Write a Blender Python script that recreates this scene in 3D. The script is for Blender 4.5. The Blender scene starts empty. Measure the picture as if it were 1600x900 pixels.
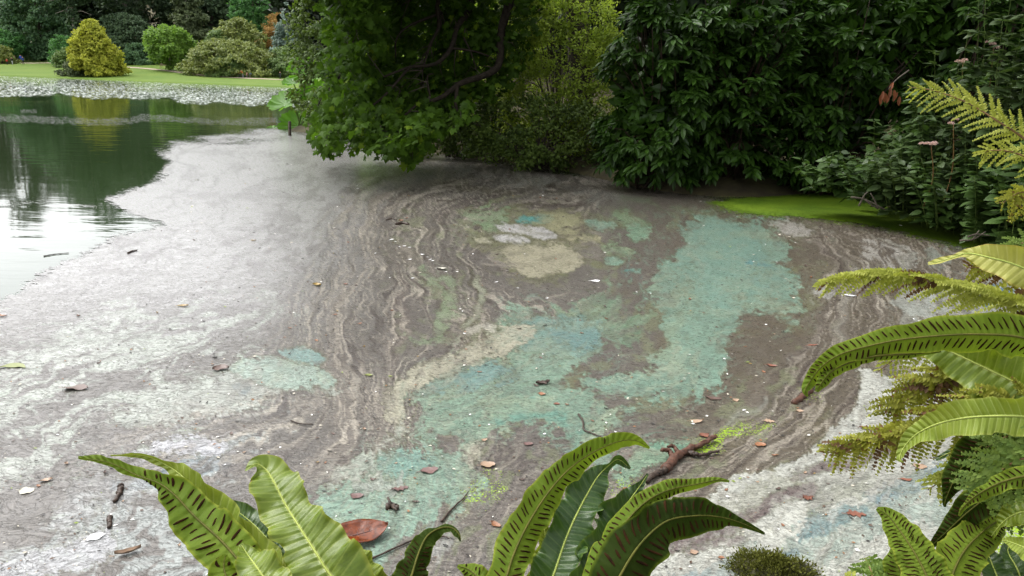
import bpy, math, random
import numpy as np
from mathutils import Vector, Matrix

R = math.radians
random.seed(7)
rng = np.random.default_rng(7)
scene = bpy.context.scene
COL = scene.collection

# ------------------------------------------------------------------ camera
CAM_H = 1.9
F_PX = 1164.0                      # focal length for a 1600 px wide picture
PITCH, ROLL = 15.5, 2.0
cam_data = bpy.data.cameras.new("camera")
cam_data.sensor_width = 36.0
cam_data.lens = 36.0 * F_PX / 1600.0
cam_data.clip_start = 0.02
cam_data.clip_end = 3000.0
camera = bpy.data.objects.new("camera", cam_data)
COL.objects.link(camera)
CM = (Matrix.Translation((0, 0, CAM_H)) @ Matrix.Rotation(R(90 - PITCH), 4, 'X')
      @ Matrix.Rotation(R(ROLL), 4, 'Z'))
camera.matrix_world = CM
scene.camera = camera
scene.render.resolution_x, scene.render.resolution_y = 1024, 576

# ------------------------------------------------------------------ overcast sky and soft sun
SUN_EL, SUN_ROT = 58.0, 300.0      # degrees; rotation measured clockwise from +Y
world = bpy.data.worlds.new("World")
scene.world = world
world.use_nodes = True
wt = world.node_tree
wt.nodes.clear()
w_out = wt.nodes.new("ShaderNodeOutputWorld")
w_bg = wt.nodes.new("ShaderNodeBackground")
w_sky = wt.nodes.new("ShaderNodeTexSky")
w_sky.sky_type = 'NISHITA'
w_sky.sun_disc = False
w_sky.sun_elevation = R(SUN_EL)
w_sky.sun_rotation = R(SUN_ROT)
w_sky.air_density = 1.0
w_sky.dust_density = 4.0
w_sky.ozone_density = 1.0
w_hsv = wt.nodes.new("ShaderNodeHueSaturation")
w_hsv.inputs["Saturation"].default_value = 0.13      # cloud cover takes the blue out
w_bg.inputs["Strength"].default_value = 0.15
wt.links.new(w_sky.outputs[0], w_hsv.inputs["Color"])
wt.links.new(w_hsv.outputs[0], w_bg.inputs["Color"])
wt.links.new(w_bg.outputs[0], w_out.inputs["Surface"])

sun_data = bpy.data.lights.new("sun", 'SUN')
sun_data.energy = 0.5
sun_data.angle = R(35)
sun_data.color = (1.0, 0.97, 0.92)
sun = bpy.data.objects.new("sun", sun_data)
COL.objects.link(sun)
_az = R(SUN_ROT)
_sd = Vector((math.sin(_az) * math.cos(R(SUN_EL)), math.cos(_az) * math.cos(R(SUN_EL)), math.sin(R(SUN_EL))))
sun.rotation_euler = (-_sd).to_track_quat('-Z', 'Y').to_euler()

vs = scene.view_settings
vs.view_transform = 'Standard'
vs.look = 'None'
vs.exposure = 1.7
vs.gamma = 1.0
vs.use_curve_mapping = False
scene.cycles.max_bounces = 6
scene.cycles.transparent_max_bounces = 8
scene.cycles.use_denoising = True

# ------------------------------------------------------------------ helpers: pixel <-> place
CMi = np.array(CM)
ROT = CMi[:3, :3]
CPOS = np.array([0, 0, CAM_H])

def ray(px, py):
    """direction in the world through a point of the 1600 x 900 picture, depth 1 along the axis"""
    return ROT @ np.array([(px - 800) / F_PX, (450 - py) / F_PX, -1.0])

def P(px, py, d):
    """the place d metres deep along the camera axis"""
    return CPOS + ray(px, py) * d

def G(px, py, z=0.0):
    """the place on the level z seen there"""
    r = ray(px, py)
    return CPOS + r * ((z - CAM_H) / r[2])

def AY(px, py, Y):
    r = ray(px, py)
    return CPOS + r * (Y / r[1])

def to_px(p):
    q = (np.asarray(p) - CPOS) @ ROT
    d = -q[..., 2]
    return 800 + F_PX * q[..., 0] / d, 450 - F_PX * q[..., 1] / d, d

# ------------------------------------------------------------------ helpers: noise
def _hash(ix, iy, seed):
    h = (ix.astype(np.int64) * 374761393 + iy.astype(np.int64) * 668265263 + seed * 974634777) & 0x7fffffff
    h = ((h ^ (h >> 13)) * 1274126177) & 0x7fffffff
    h = (h ^ (h >> 16)) & 0x7fffffff
    return h / float(0x7fffffff)

def vnoise(x, y, seed=0):
    x = np.asarray(x, float); y = np.asarray(y, float)
    ix = np.floor(x); iy = np.floor(y)
    fx = x - ix; fy = y - iy
    fx = fx * fx * fx * (fx * (fx * 6 - 15) + 10); fy = fy * fy * fy * (fy * (fy * 6 - 15) + 10)
    a = _hash(ix, iy, seed); b = _hash(ix + 1, iy, seed)
    c = _hash(ix, iy + 1, seed); d = _hash(ix + 1, iy + 1, seed)
    return (a + (b - a) * fx) * (1 - fy) + (c + (d - c) * fx) * fy

def fbm(x, y, seed=0, octv=4):
    s = 0; a = 0.5; t = 0
    for o in range(octv):
        s = s + a * vnoise(x * 2 ** o + 17.3 * o, y * 2 ** o - 9.1 * o, seed + o)
        t += a; a *= 0.55
    return s / t * 2 - 1                     # about -1..1

def sst(a, b, x):
    t = np.clip((x - a) / (b - a), 0, 1)
    return t * t * (3 - 2 * t)

# ------------------------------------------------------------------ helpers: objects
def s2l(c):
    c = np.asarray(c, float) / 255.0
    return np.where(c <= 0.04045, c / 12.92, ((c + 0.055) / 1.055) ** 2.4)

def rgb(r, g, b):
    v = s2l((r, g, b))
    return (float(v[0]), float(v[1]), float(v[2]), 1.0)

def tag(o, label=None, cat=None, group=None, kind=None):
    if label: o["label"] = label
    if cat: o["category"] = cat
    if group: o["group"] = group
    if kind: o["kind"] = kind
    return o

def empty(name, loc=(0, 0, 0), label=None, cat=None, group=None):
    o = bpy.data.objects.new(name, None)
    o.empty_display_size = 0.1
    o.location = loc
    COL.objects.link(o)
    return tag(o, label, cat, group)

def new_obj(name, me, mat=None, parent=None):
    o = bpy.data.objects.new(name, me)
    COL.objects.link(o)
    if mat is not None and not me.materials:
        me.materials.append(mat)
    if parent is not None:
        o.parent = parent
        pl = parent.location
        if parent.parent is not None:
            pl = Vector((0, 0, 0))
        o.matrix_parent_inverse = Matrix.Translation(-pl)
    return o

def np_mesh(name, V, faces=None, loops=None, starts=None, smooth=True):
    """mesh from arrays; either equal faces (F,k) or ragged loops/starts"""
    me = bpy.data.meshes.new(name)
    V = np.asarray(V, np.float32)
    me.vertices.add(len(V))
    me.vertices.foreach_set("co", V.ravel())
    if faces is not None:
        faces = np.asarray(faces, np.int32)
        k = faces.shape[1]
        loops = faces.ravel()
        starts = np.arange(len(faces), dtype=np.int32) * k
    me.loops.add(len(loops))
    me.loops.foreach_set("vertex_index", np.asarray(loops, np.int32))
    me.polygons.add(len(starts))
    me.polygons.foreach_set("loop_start", np.asarray(starts, np.int32))
    me.polygons.foreach_set("use_smooth", np.full(len(starts), smooth))
    me.update(calc_edges=True)
    me.validate()
    return me

def py_mesh(name, V, Fs, smooth=False):
    me = bpy.data.meshes.new(name)
    me.from_pydata([tuple(map(float, v)) for v in V], [], Fs)
    if smooth:
        me.polygons.foreach_set("use_smooth", np.full(len(Fs), True))
    me.update()
    return me

def nrmz(v):
    v = np.asarray(v, float)
    return v / np.maximum(np.linalg.norm(v, axis=-1, keepdims=True), 1e-9)

def frames(d, n):
    """orthonormal frames (length axis d, width axis, normal n)"""
    d = nrmz(d)
    n = n - d * np.sum(n * d, -1, keepdims=True)
    bad = np.linalg.norm(n, axis=-1) < 1e-3
    if np.any(bad):
        n[bad] = np.cross(d[bad], [0.3, 0.9, 0.2])
    n = nrmz(n)
    return d, np.cross(n, d), n

def leaf_arrays(T, pos, d, n, sc):
    """T = (verts (k,3): x along, y across, z normal; faces list)"""
    tv, tf = T
    d, w, n = frames(d, n)
    sc = np.asarray(sc, float).reshape(-1, 1, 1)
    V = (pos[:, None, :] + sc * (tv[None, :, 0, None] * d[:, None, :] + tv[None, :, 1, None] * w[:, None, :]
                                 + tv[None, :, 2, None] * n[:, None, :]))
    k = len(tv)
    fl = np.concatenate([np.array(f) for f in tf])
    ft = np.array([len(f) for f in tf])
    N = len(pos)
    loops = (fl[None, :] + (np.arange(N) * k)[:, None]).ravel()
    tot = np.tile(ft, N)
    starts = np.concatenate([[0], np.cumsum(tot)[:-1]])
    return V.reshape(-1, 3), loops, starts

def leaf_mass(name, T, pos, d, n, sc, mat, parent, kind="stuff", smooth=False):
    V, l, s = leaf_arrays(T, np.asarray(pos), np.asarray(d, float), np.asarray(n, float).copy(), sc)
    me = np_mesh(name, V, loops=l, starts=s, smooth=smooth)
    o = new_obj(name, me, mat, parent)
    if kind: o["kind"] = kind
    return o

def leaf_set(name, T, pos, d, n, sc, mat, parent, n_single=0, mass_name="foliage"):
    """the leaves that show largest become children of their own, the rest one joined part"""
    pos = np.asarray(pos); d = np.asarray(d, float); n = np.asarray(n, float); sc = np.asarray(sc, float)
    idx = np.arange(len(pos))
    single = np.array([], int)
    if n_single:
        px, py, dep = to_px(pos)
        inside = (px > 0) & (px < 1600) & (py > 0) & (py < 900) & (dep > 0.1)
        sz = np.where(inside, sc / dep ** 2.5, -1)
        single = np.argsort(-sz)[:n_single]
        single = single[sz[single] > 0]
    rest = np.setdiff1d(idx, single)
    if len(rest):
        leaf_mass(mass_name, T, pos[rest], d[rest], n[rest], sc[rest], mat, parent)
    if len(single):
        me = py_mesh(name, T[0], [list(map(int, f)) for f in T[1]])
        dd, ww, nn = frames(d[single], n[single].copy())
        for i, k in enumerate(single):
            o = new_obj(name, me, mat, parent)
            s = sc[k]
            o.matrix_basis = Matrix(((dd[i][0] * s, ww[i][0] * s, nn[i][0] * s, pos[k][0]),
                                     (dd[i][1] * s, ww[i][1] * s, nn[i][1] * s, pos[k][1]),
                                     (dd[i][2] * s, ww[i][2] * s, nn[i][2] * s, pos[k][2]), (0, 0, 0, 1)))

def tube_arrays(pts, rad, k=6):
    pts = np.asarray(pts, float); n = len(pts)
    rad = np.broadcast_to(np.asarray(rad, float), (n,))
    t = np.gradient(pts, axis=0); t = nrmz(t)
    up = np.array([0.13, 0.21, 0.97])
    if abs(t[0] @ up) > 0.9: up = np.array([0.97, 0.1, 0.2])
    V = []
    a = np.linspace(0, 2 * math.pi, k, endpoint=False)
    u = np.cross(t[0], up); u /= np.linalg.norm(u)
    for i in range(n):
        u = u - t[i] * (u @ t[i]); u /= max(np.linalg.norm(u), 1e-9)
        v = np.cross(t[i], u)
        V.append(pts[i] + rad[i] * (np.cos(a)[:, None] * u + np.sin(a)[:, None] * v))
    V = np.concatenate(V)
    Fs = []
    for i in range(n - 1):
        for j in range(k):
            Fs.append([i * k + j, i * k + (j + 1) % k, (i + 1) * k + (j + 1) % k, (i + 1) * k + j])
    Fs.append(list(range(k))[::-1]); Fs.append([(n - 1) * k + j for j in range(k)])
    return V, Fs

def join_arrays(parts):
    V = []; Fs = []; o = 0
    for v, f in parts:
        V.append(np.asarray(v)); Fs += [[i + o for i in ff] for ff in f]; o += len(v)
    return np.concatenate(V), Fs

def tubes(name, lst, mat, parent, k=6):
    V, Fs = join_arrays([tube_arrays(p, r, k) for p, r in lst])
    return new_obj(name, py_mesh(name, V, Fs, True), mat, parent)

def smooth_path(pts, n):
    """Catmull-Rom resample of control rows (any columns)"""
    pts = np.asarray(pts, float)
    p = np.vstack([2 * pts[0] - pts[1], pts, 2 * pts[-1] - pts[-2]])
    m = len(pts) - 1
    out = []
    for u in np.linspace(0, m, n):
        i = min(int(u), m - 1); t = u - i
        a, b, c, d = p[i], p[i + 1], p[i + 2], p[i + 3]
        out.append(0.5 * ((2 * b) + (-a + c) * t + (2 * a - 5 * b + 4 * c - d) * t * t + (-a + 3 * b - 3 * c + d) * t ** 3))
    return np.array(out)

# ------------------------------------------------------------------ helpers: materials
def mat_base(name):
    m = bpy.data.materials.new(name)
    m.use_nodes = True
    nt = m.node_tree
    b = nt.nodes["Principled BSDF"]
    return m, nt, b

def N(nt, t, **kw):
    n = nt.nodes.new(t)
    for k, v in kw.items():
        if k in n.inputs.keys() if hasattr(n.inputs, "keys") else False:
            n.inputs[k].default_value = v
        else:
            setattr(n, k, v)
    return n

def noise_node(nt, scale, detail=4, rough=0.55, vec=None, dist=0.0):
    n = nt.nodes.new("ShaderNodeTexNoise")
    n.inputs["Scale"].default_value = scale
    n.inputs["Detail"].default_value = detail
    n.inputs["Roughness"].default_value = rough
    n.inputs["Distortion"].default_value = dist
    if vec is not None:
        nt.links.new(vec, n.inputs["Vector"])
    return n

def ramp(nt, fac, stops, interp='LINEAR'):
    r = nt.nodes.new("ShaderNodeValToRGB")
    r.color_ramp.interpolation = interp
    e = r.color_ramp.elements
    while len(e) < len(stops): e.new(0.5)
    for i, (p, c) in enumerate(stops):
        e[i].position = p; e[i].color = c
    nt.links.new(fac, r.inputs[0])
    return r.outputs[0]

def mathn(nt, op, a, b=None):
    n = nt.nodes.new("ShaderNodeMath"); n.operation = op
    for i, v in enumerate((a, b)):
        if v is None: continue
        if isinstance(v, (int, float)): n.inputs[i].default_value = v
        else: nt.links.new(v, n.inputs[i])
    return n.outputs[0]

def mixc(nt, fac, a, b, blend='MIX'):
    n = nt.nodes.new("ShaderNodeMix"); n.data_type = 'RGBA'; n.blend_type = blend
    for key, v in ((0, fac), (6, a), (7, b)):
        if isinstance(v, (int, float)): n.inputs[key].default_value = v
        elif isinstance(v, tuple): n.inputs[key].default_value = v
        else: nt.links.new(v, n.inputs[key])
    return n.outputs[2]

def bump(nt, h, strength, dist, bsdf):
    b = nt.nodes.new("ShaderNodeBump")
    b.inputs["Strength"].default_value = strength
    b.inputs["Distance"].default_value = dist
    nt.links.new(h, b.inputs["Height"])
    nt.links.new(b.outputs[0], bsdf.inputs["Normal"])
    return b

def leaf_mat(name, dark, light, rough=0.5, trans=0.25, spec=0.4, odd=None, odd_share=0.03, nscale=1.2):
    m, nt, b = mat_base(name)
    geo = nt.nodes.new("ShaderNodeNewGeometry")
    oi = nt.nodes.new("ShaderNodeObjectInfo")
    r = mathn(nt, 'FRACT', mathn(nt, 'ADD', geo.outputs["Random Per Island"], oi.outputs["Random"]))
    ns = noise_node(nt, nscale, 3, vec=geo.outputs["Position"])
    f = mathn(nt, 'ADD', mathn(nt, 'MULTIPLY', r, 0.6), mathn(nt, 'MULTIPLY', mathn(nt, 'SUBTRACT', ns.outputs[0], 0.3), 1.0))
    c = mixc(nt, f, dark, light)
    nt.nodes[-1].clamp_factor = True
    if odd:
        c = mixc(nt, mathn(nt, 'LESS_THAN', mathn(nt, 'FRACT', mathn(nt, 'MULTIPLY', r, 37.0)), odd_share), c, odd)
    nt.links.new(c, b.inputs["Base Color"])
    b.inputs["Roughness"].default_value = rough
    b.inputs["Specular IOR Level"].default_value = spec
    tr = nt.nodes.new("ShaderNodeBsdfTranslucent")
    nt.links.new(mixc(nt, 0.5, c, (light[0] * 1.5, light[1] * 1.6, light[2] * 0.8, 1)), tr.inputs["Color"])
    mx = nt.nodes.new("ShaderNodeMixShader"); mx.inputs[0].default_value = trans
    nt.links.new(b.outputs[0], mx.inputs[1]); nt.links.new(tr.outputs[0], mx.inputs[2])
    nt.links.new(mx.outputs[0], nt.nodes["Material Output"].inputs["Surface"])
    return m

def plain_mat(name, c1, c2, scale=8.0, rough=0.8, bump_s=0.3, bump_d=0.01, spec=0.3, detail=5):
    m, nt, b = mat_base(name)
    tc = nt.nodes.new("ShaderNodeTexCoord")
    geo = nt.nodes.new("ShaderNodeNewGeometry")
    ns = noise_node(nt, scale, detail, 0.6, geo.outputs["Position"])
    nt.links.new(ramp(nt, ns.outputs[0], [(0.3, c1), (0.7, c2)]), b.inputs["Base Color"])
    b.inputs["Roughness"].default_value = rough
    b.inputs["Specular IOR Level"].default_value = spec
    if bump_s: bump(nt, ns.outputs[0], bump_s, bump_d, b)
    return m

M = {}
M['bark'] = plain_mat('bark', rgb(48, 42, 36), rgb(88, 80, 68), 14, 0.85, 0.6, 0.02)
M['bark_pale'] = plain_mat('bark_pale', rgb(104, 96, 88), rgb(150, 140, 130), 3, 0.85, 0.5, 0.05)
M['bark_wet'] = plain_mat('bark_wet', rgb(28, 22, 18), rgb(70, 55, 44), 90, 0.55, 0.6, 0.004)
M['stem_green'] = plain_mat('stem_green', rgb(70, 92, 40), rgb(104, 122, 56), 30, 0.6, 0)
M['stem_brown'] = plain_mat('stem_brown', rgb(84, 58, 38), rgb(122, 96, 52), 30, 0.6, 0)

# leaf shapes: x along, y across, z along the normal
T_DIAMOND = (np.array([[0, 0, 0], [0.5, 0.28, 0.04], [1, 0, -0.06], [0.5, -0.28, 0.04]]), [(0, 1, 2), (0, 2, 3)])
T_CLUMP = (np.array([[0, 0, 0], [0.4, 0.36, -0.06], [1, 0.05, -0.12], [0.45, -0.34, -0.05], [0.55, 0, 0.09]]),
           [(4, 0, 1), (4, 1, 2), (4, 2, 3), (4, 3, 0)])
_lx = np.array([0.0, 0.2, 0.5, 0.8, 1.0]); _lw = np.array([0.02, 0.13, 0.18, 0.12, 0.0])
T_LAUREL = (np.array([[x, 0, -0.10 * x * x] for x in _lx] + [[x, w, 0.05 - 0.10 * x * x] for x, w in zip(_lx[1:4], _lw[1:4])]
                     + [[x, -w, 0.05 - 0.10 * x * x] for x, w in zip(_lx[1:4], _lw[1:4])]),
            [(0, 1, 5), (1, 2, 6, 5), (2, 3, 7, 6), (3, 4, 7), (0, 8, 1), (1, 8, 9, 2), (2, 9, 10, 3), (3, 10, 4)])
_w2 = _lw * 1.75
T_OVATE = (np.array([[x, 0, -0.12 * x * x] for x in _lx] + [[x * 0.85, w, 0.04 - 0.12 * x * x] for x, w in zip(_lx[1:4], _w2[1:4])]
                    + [[x * 0.85, -w, 0.04 - 0.12 * x * x] for x, w in zip(_lx[1:4], _w2[1:4])]), T_LAUREL[1])

def _maple():
    # half outline of a five-lobed leaf (x along, y across)
    half = [(0.0, 0.05), (-0.10, 0.26), (0.06, 0.42), (0.20, 0.30), (0.26, 0.50), (0.52, 0.56), (0.48, 0.24), (0.66, 0.27), (0.80, 0.15)]
    out = half + [(1.0, 0.0)] + [(x, -y) for x, y in half[::-1]]
    V = [(0.30, 0.0, 0.05)] + [(x, y, -0.10 * (x - 0.3) ** 2 - 0.35 * y * y) for x, y in out]
    n = len(out)
    return np.array(V), [(0, 1 + (i + 1) % n, 1 + i) for i in range(n)]
T_MAPLE = _maple()
# ================================================================== SETTING
# ------------------------------------------------------------------ lake bed (reaches the horizon) and water
def sheet(name, x0, x1, y0, y1, z, mat):
    me = py_mesh(name, [(x0, y0, z), (x1, y0, z), (x1, y1, z), (x0, y1, z)], [[0, 1, 2, 3]])
    return new_obj(name, me, mat)

M['mud'] = plain_mat('mud', rgb(52, 46, 36), rgb(78, 70, 54), 0.8, 0.95, 0.3, 0.05)
o = sheet("ground", -900, 900, -500, 1100, -1.2, M['mud'])
tag(o, "dark lake bed and ground reaching to the horizon", "ground", kind="structure")

def water_material():
    m, nt, b = mat_base("water")
    geo = nt.nodes.new("ShaderNodeNewGeometry")
    b.inputs["Base Color"].default_value = (0.016, 0.030, 0.010, 1)
    b.inputs["Roughness"].default_value = 0.045
    b.inputs["IOR"].default_value = 1.4
    mp = nt.nodes.new("ShaderNodeMapping"); mp.inputs["Scale"].default_value = (0.7, 2.2, 1)
    mp.inputs["Rotation"].default_value = (0, 0, R(-8))
    nt.links.new(geo.outputs["Position"], mp.inputs["Vector"])
    n1 = noise_node(nt, 1.1, 3, 0.5, mp.outputs[0])
    n2 = noise_node(nt, 0.13, 2, 0.5, geo.outputs["Position"])
    h = mathn(nt, 'MULTIPLY', n1.outputs[0], ramp(nt, n2.outputs[0], [(0.38, (0.15,) * 3 + (1,)), (0.62, (1,) * 4)]))
    bump(nt, h, 0.5, 0.02, b)
    return m
M['water'] = water_material()
o = sheet("water", -700, 700, -30, 700, 0.0, M['water'])
tag(o, "dark green lake water mirroring trees and white sky", "water", kind="structure")

# ------------------------------------------------------------------ far bank: lawn rising to a wooded slope
SA, SB = G(0, 118), G(440, 136)
s_dir = (SB - SA)[:2]; s_dir /= np.linalg.norm(s_dir)
s_nrm = np.array([-s_dir[1], s_dir[0]])
if s_nrm[1] < 0: s_nrm = -s_nrm

def far_t(x, y):
    return (x - SA[0]) * s_nrm[0] + (y - SA[1]) * s_nrm[1] + 1.2 * fbm(np.asarray(x) * 0.05, np.asarray(y) * 0.05, 5, 2)

def far_h(x, y):
    t = far_t(x, y)
    s = (x - SA[0]) * s_dir[0] + (y - SA[1]) * s_dir[1]
    lawn = 0.14 + 0.075 * np.clip(t, 0, 34) * (1 - 0.45 * sst(0, 55, s))
    hill = 0.20 * np.clip(t - 38, 0, 150) * sst(38, 70, t)
    return np.where(t < 0, 0.15 + t * 0.6, np.minimum(lawn, 0.18 + t * 0.5) + hill + 0.12 * fbm(x * 0.15, y * 0.15, 9, 3) * sst(2, 8, t))

def far_bank():
    ss = np.linspace(-190, 300, 180)
    tt = np.concatenate([np.linspace(-4, 34, 70), np.linspace(35, 260, 60)])
    S, T_ = np.meshgrid(ss, tt)
    X = SA[0] + S * s_dir[0] + T_ * s_nrm[0]; Y = SA[1] + S * s_dir[1] + T_ * s_nrm[1]
    V = np.stack([X, Y, far_h(X, Y)], -1).reshape(-1, 3)
    nr, nc = S.shape
    i = (np.arange(nr - 1)[:, None] * nc + np.arange(nc - 1)[None, :]).ravel()
    F = np.stack([i, i + 1, i + 1 + nc, i + nc], 1)
    m, nt, b = mat_base("lawn")
    geo = nt.nodes.new("ShaderNodeNewGeometry")
    n1 = noise_node(nt, 0.25, 4, 0.6, geo.outputs["Position"])
    n2 = noise_node(nt, 4.0, 4, 0.7, geo.outputs["Position"])
    c = mixc(nt, n2.outputs[0], ramp(nt, n1.outputs[0], [(0.3, rgb(66, 92, 30)), (0.7, rgb(98, 112, 44))]), rgb(80, 102, 36))
    sep = nt.nodes.new("ShaderNodeSeparateXYZ"); nt.links.new(geo.outputs["Position"], sep.inputs[0])
    # woodland floor takes over on the slope
    f = ramp(nt, mathn(nt, 'ADD', mathn(nt, 'MULTIPLY', sep.outputs[2], 0.1), mathn(nt, 'MULTIPLY', n1.outputs[0], 0.06)), [(0.30, (0, 0, 0, 1)), (0.38, (1, 1, 1, 1))])
    c = mixc(nt, f, c, rgb(74, 68, 44))
    nt.links.new(c, b.inputs["Base Color"]); b.inputs["Roughness"].default_value = 0.9
    b.inputs["Specular IOR Level"].default_value = 0.15
    bump(nt, n2.outputs[0], 0.6, 0.15, b)
    o = new_obj("far_bank", np_mesh("far_bank", V, F), m)
    tag(o, "mown green lawn sloping up from the far shore", "lawn", kind="structure")
far_bank()

def ground_at(px, Y):
    p = AY(px, 110, Y)
    return np.array([p[0], p[1], float(far_h(np.array(p[0]), np.array(p[1])))])

def footpath():
    M['gravel'] = plain_mat('gravel', rgb(140, 124, 108), rgb(158, 144, 128), 3, 0.95, 0.2, 0.02)
    for pts, lab in (([(192, 148), (230, 145), (258, 142), (290, 137), (330, 131), (380, 128), (415, 127), (450, 126)], "pale gravel path curving past the bench on the far lawn"),
                     ([(36, 157), (55, 157), (70, 158), (90, 158)], "short pale stretch of path at the far left of the lawn")):
        ctr = [ground_at(px, Y)[:2] for px, Y in pts]
        c = smooth_path(np.array(ctr), 60)
        tg = nrmz(np.gradient(c, axis=0)); w = np.stack([-tg[:, 1], tg[:, 0]], 1)
        V = []
        for k in (-1, -0.4, 0.4, 1):
            q = c + w * k * 0.85
            z = far_h(q[:, 0], q[:, 1]) + (0.05 if abs(k) < 1 else 0.0)
            V.append(np.column_stack([q, z + 0.03]))
        V = np.stack(V, 1).reshape(-1, 3)
        F = [[i * 4 + j, i * 4 + j + 1, i * 4 + 5 + j, i * 4 + 4 + j] for i in range(59) for j in range(3)]
        tag(new_obj("footpath", np_mesh("footpath", V, F), M['gravel']), lab, "path", kind="structure")
footpath()

# ------------------------------------------------------------------ right bank (behind the bushes) and near bank
RB = [(455, 204), (520, 214), (600, 226), (680, 240), (760, 250), (860, 262), (960, 284), (1060, 302), (1180, 308), (1290, 303), (1380, 322), (1480, 348), (1570, 374), (1660, 410), (1800, 500), (2050, 700)]
rb = smooth_path(np.array([G(x, y)[:2] for x, y in RB]), 130)
def right_bank():
    tg = nrmz(np.gradient(rb, axis=0)); out = np.stack([-tg[:, 1], tg[:, 0]], 1)
    ctr = np.array([14.0, 30.0])
    flip = np.sum((ctr - rb) * out, 1).mean() < 0
    if flip: out = -out
    rows = []
    for k, z in ((-0.3, -0.25), (0.0, 0.03), (0.25, 0.16), (0.8, 0.32), (2.0, 0.7), (5, 1.6), (10, 3.0), (22, 6.0)):
        sm = out.copy()
        if k > 1.5:
            sm = nrmz(out * 0.35 + np.array([0.55, 0.75]))
        q = rb + sm * k
        zz = z + (0.10 * fbm(q[:, 0] * 2, q[:, 1] * 2, 3, 3) if k > 0.1 else 0.02 * fbm(q[:, 0] * 3, q[:, 1] * 3, 3, 2))
        rows.append(np.column_stack([q, zz * np.ones(len(q))]))
    nr = len(rows); nc = len(rb)
    V = np.concatenate(rows)
    i = (np.arange(nr - 1)[:, None] * nc + np.arange(nc - 1)[None, :]).ravel()
    F = np.stack([i, i + 1, i + 1 + nc, i + nc], 1)
    m = plain_mat('bank_soil', rgb(42, 36, 26), rgb(66, 62, 36), 3, 0.95, 0.5, 0.05)
    tag(new_obj("lake_bank", np_mesh("lake_bank", V, F), m), "dark earth bank under the bushes along the right shore", "bank", kind="structure")
right_bank()

# ------------------------------------------------------------------ the algae scum
XLO, XHI, YLO, YHI, CELL = -420, 2040, 170, 1250, 12.0
GUIDES = [  # streamlines of the film in the picture, with a running number across the stream
    (0, [(-400, 640), (0, 470), (100, 400), (190, 325), (270, 250), (300, 212), (430, 204)]),
    (70, [(-400, 780), (0, 560), (160, 470), (290, 380), (380, 300), (450, 240), (520, 225)]),
    (150, [(-400, 860), (0, 655), (160, 570), (310, 520), (420, 462), (452, 400), (490, 330), (530, 270), (600, 240)]),
    (215, [(-400, 1000), (0, 790), (180, 690), (330, 610), (430, 560), (445, 480), (480, 400), (515, 330), (560, 280), (640, 248)]),
    (270, [(-200, 1150), (100, 900), (260, 780), (420, 690), (500, 640), (480, 560), (490, 470), (520, 390), (545, 330), (590, 285), (680, 258)]),
    (330, [(200, 1200), (370, 900), (480, 780), (570, 690), (545, 600), (530, 520), (545, 440), (565, 380), (575, 330), (620, 290), (720, 265)]),
    (380, [(420, 1200), (480, 900), (560, 780), (620, 690), (600, 630), (590, 560), (585, 480), (600, 420), (600, 350), (650, 300), (780, 275)]),
    (440, [(600, 640), (640, 590), (700, 555), (730, 520), (700, 470), (655, 410), (640, 360), (690, 310), (820, 290)]),
    (500, [(660, 600), (760, 540), (850, 490), (770, 460), (720, 410), (700, 360), (740, 330), (860, 305), (960, 300)]),
    (560, [(740, 400), (790, 450), (850, 470), (920, 440), (930, 390), (880, 350), (780, 335)]),
    (640, [(640, 690), (740, 640), (860, 620), (960, 560), (1000, 480), (1030, 400), (1040, 330), (960, 305)]),
    (720, [(700, 900), (800, 780), (930, 700), (1080, 650), (1150, 560), (1250, 480), (1250, 420), (1210, 370), (1090, 325)]),
    (790, [(800, 1150), (860, 900), (980, 790), (1110, 700), (1200, 640), (1270, 560), (1290, 480), (1300, 410), (1250, 360), (1150, 330)]),
    (860, [(950, 1150), (1020, 880), (1110, 780), (1220, 710), (1290, 650), (1340, 590), (1330, 500), (1370, 430), (1350, 385), (1250, 348), (1150, 326)]),
    (930, [(1100, 1150), (1140, 900), (1250, 800), (1360, 720), (1450, 600), (1420, 520), (1440, 440), (1420, 395), (1340, 362), (1200, 335)]),
    (1000, [(1300, 1150), (1330, 880), (1440, 780), (1560, 640), (1540, 520), (1530, 430), (1450, 378), (1350, 350), (1200, 330)]),
    (1060, [(1600, 1150), (1620, 820), (1720, 640), (1700, 500), (1600, 405), (1480, 370), (1350, 344), (1150, 322)]),
]
def solve_psi():
    nx = int((XHI - XLO) / CELL) + 1; ny = int((YHI - YLO) / CELL) + 1
    gx = (np.arange(nx)) * CELL + XLO; gy = np.arange(ny) * CELL + YLO
    XX, YY = np.meshgrid(gx, gy)
    fix = np.zeros((ny, nx), bool); val = np.zeros((ny, nx))
    best = np.full((ny, nx), 1e9); near = np.zeros((ny, nx))
    for v, pts in GUIDES:
        c = smooth_path(np.array(pts, float), 600)
        ix = np.round((c[:, 0] - XLO) / CELL).astype(int); iy = np.round((c[:, 1] - YLO) / CELL).astype(int)
        ok = (ix >= 0) & (ix < nx) & (iy >= 0) & (iy < ny)
        fix[iy[ok], ix[ok]] = True; val[iy[ok], ix[ok]] = v
        d = np.min((XX[..., None] - c[::6, 0]) ** 2 + (YY[..., None] - c[::6, 1]) ** 2, -1)
        near = np.where(d < best, v, near); best = np.minimum(best, d)
    A = np.where(fix, val, near.astype(float))
    for it in range(700):
        B = np.pad(A, 1, mode='edge')
        A = 0.25 * (B[:-2, 1:-1] + B[2:, 1:-1] + B[1:-1, :-2] + B[1:-1, 2:])
        A[fix] = 0.5 * A[fix] + 0.5 * val[fix]
    return A
PSI = solve_psi()

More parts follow.
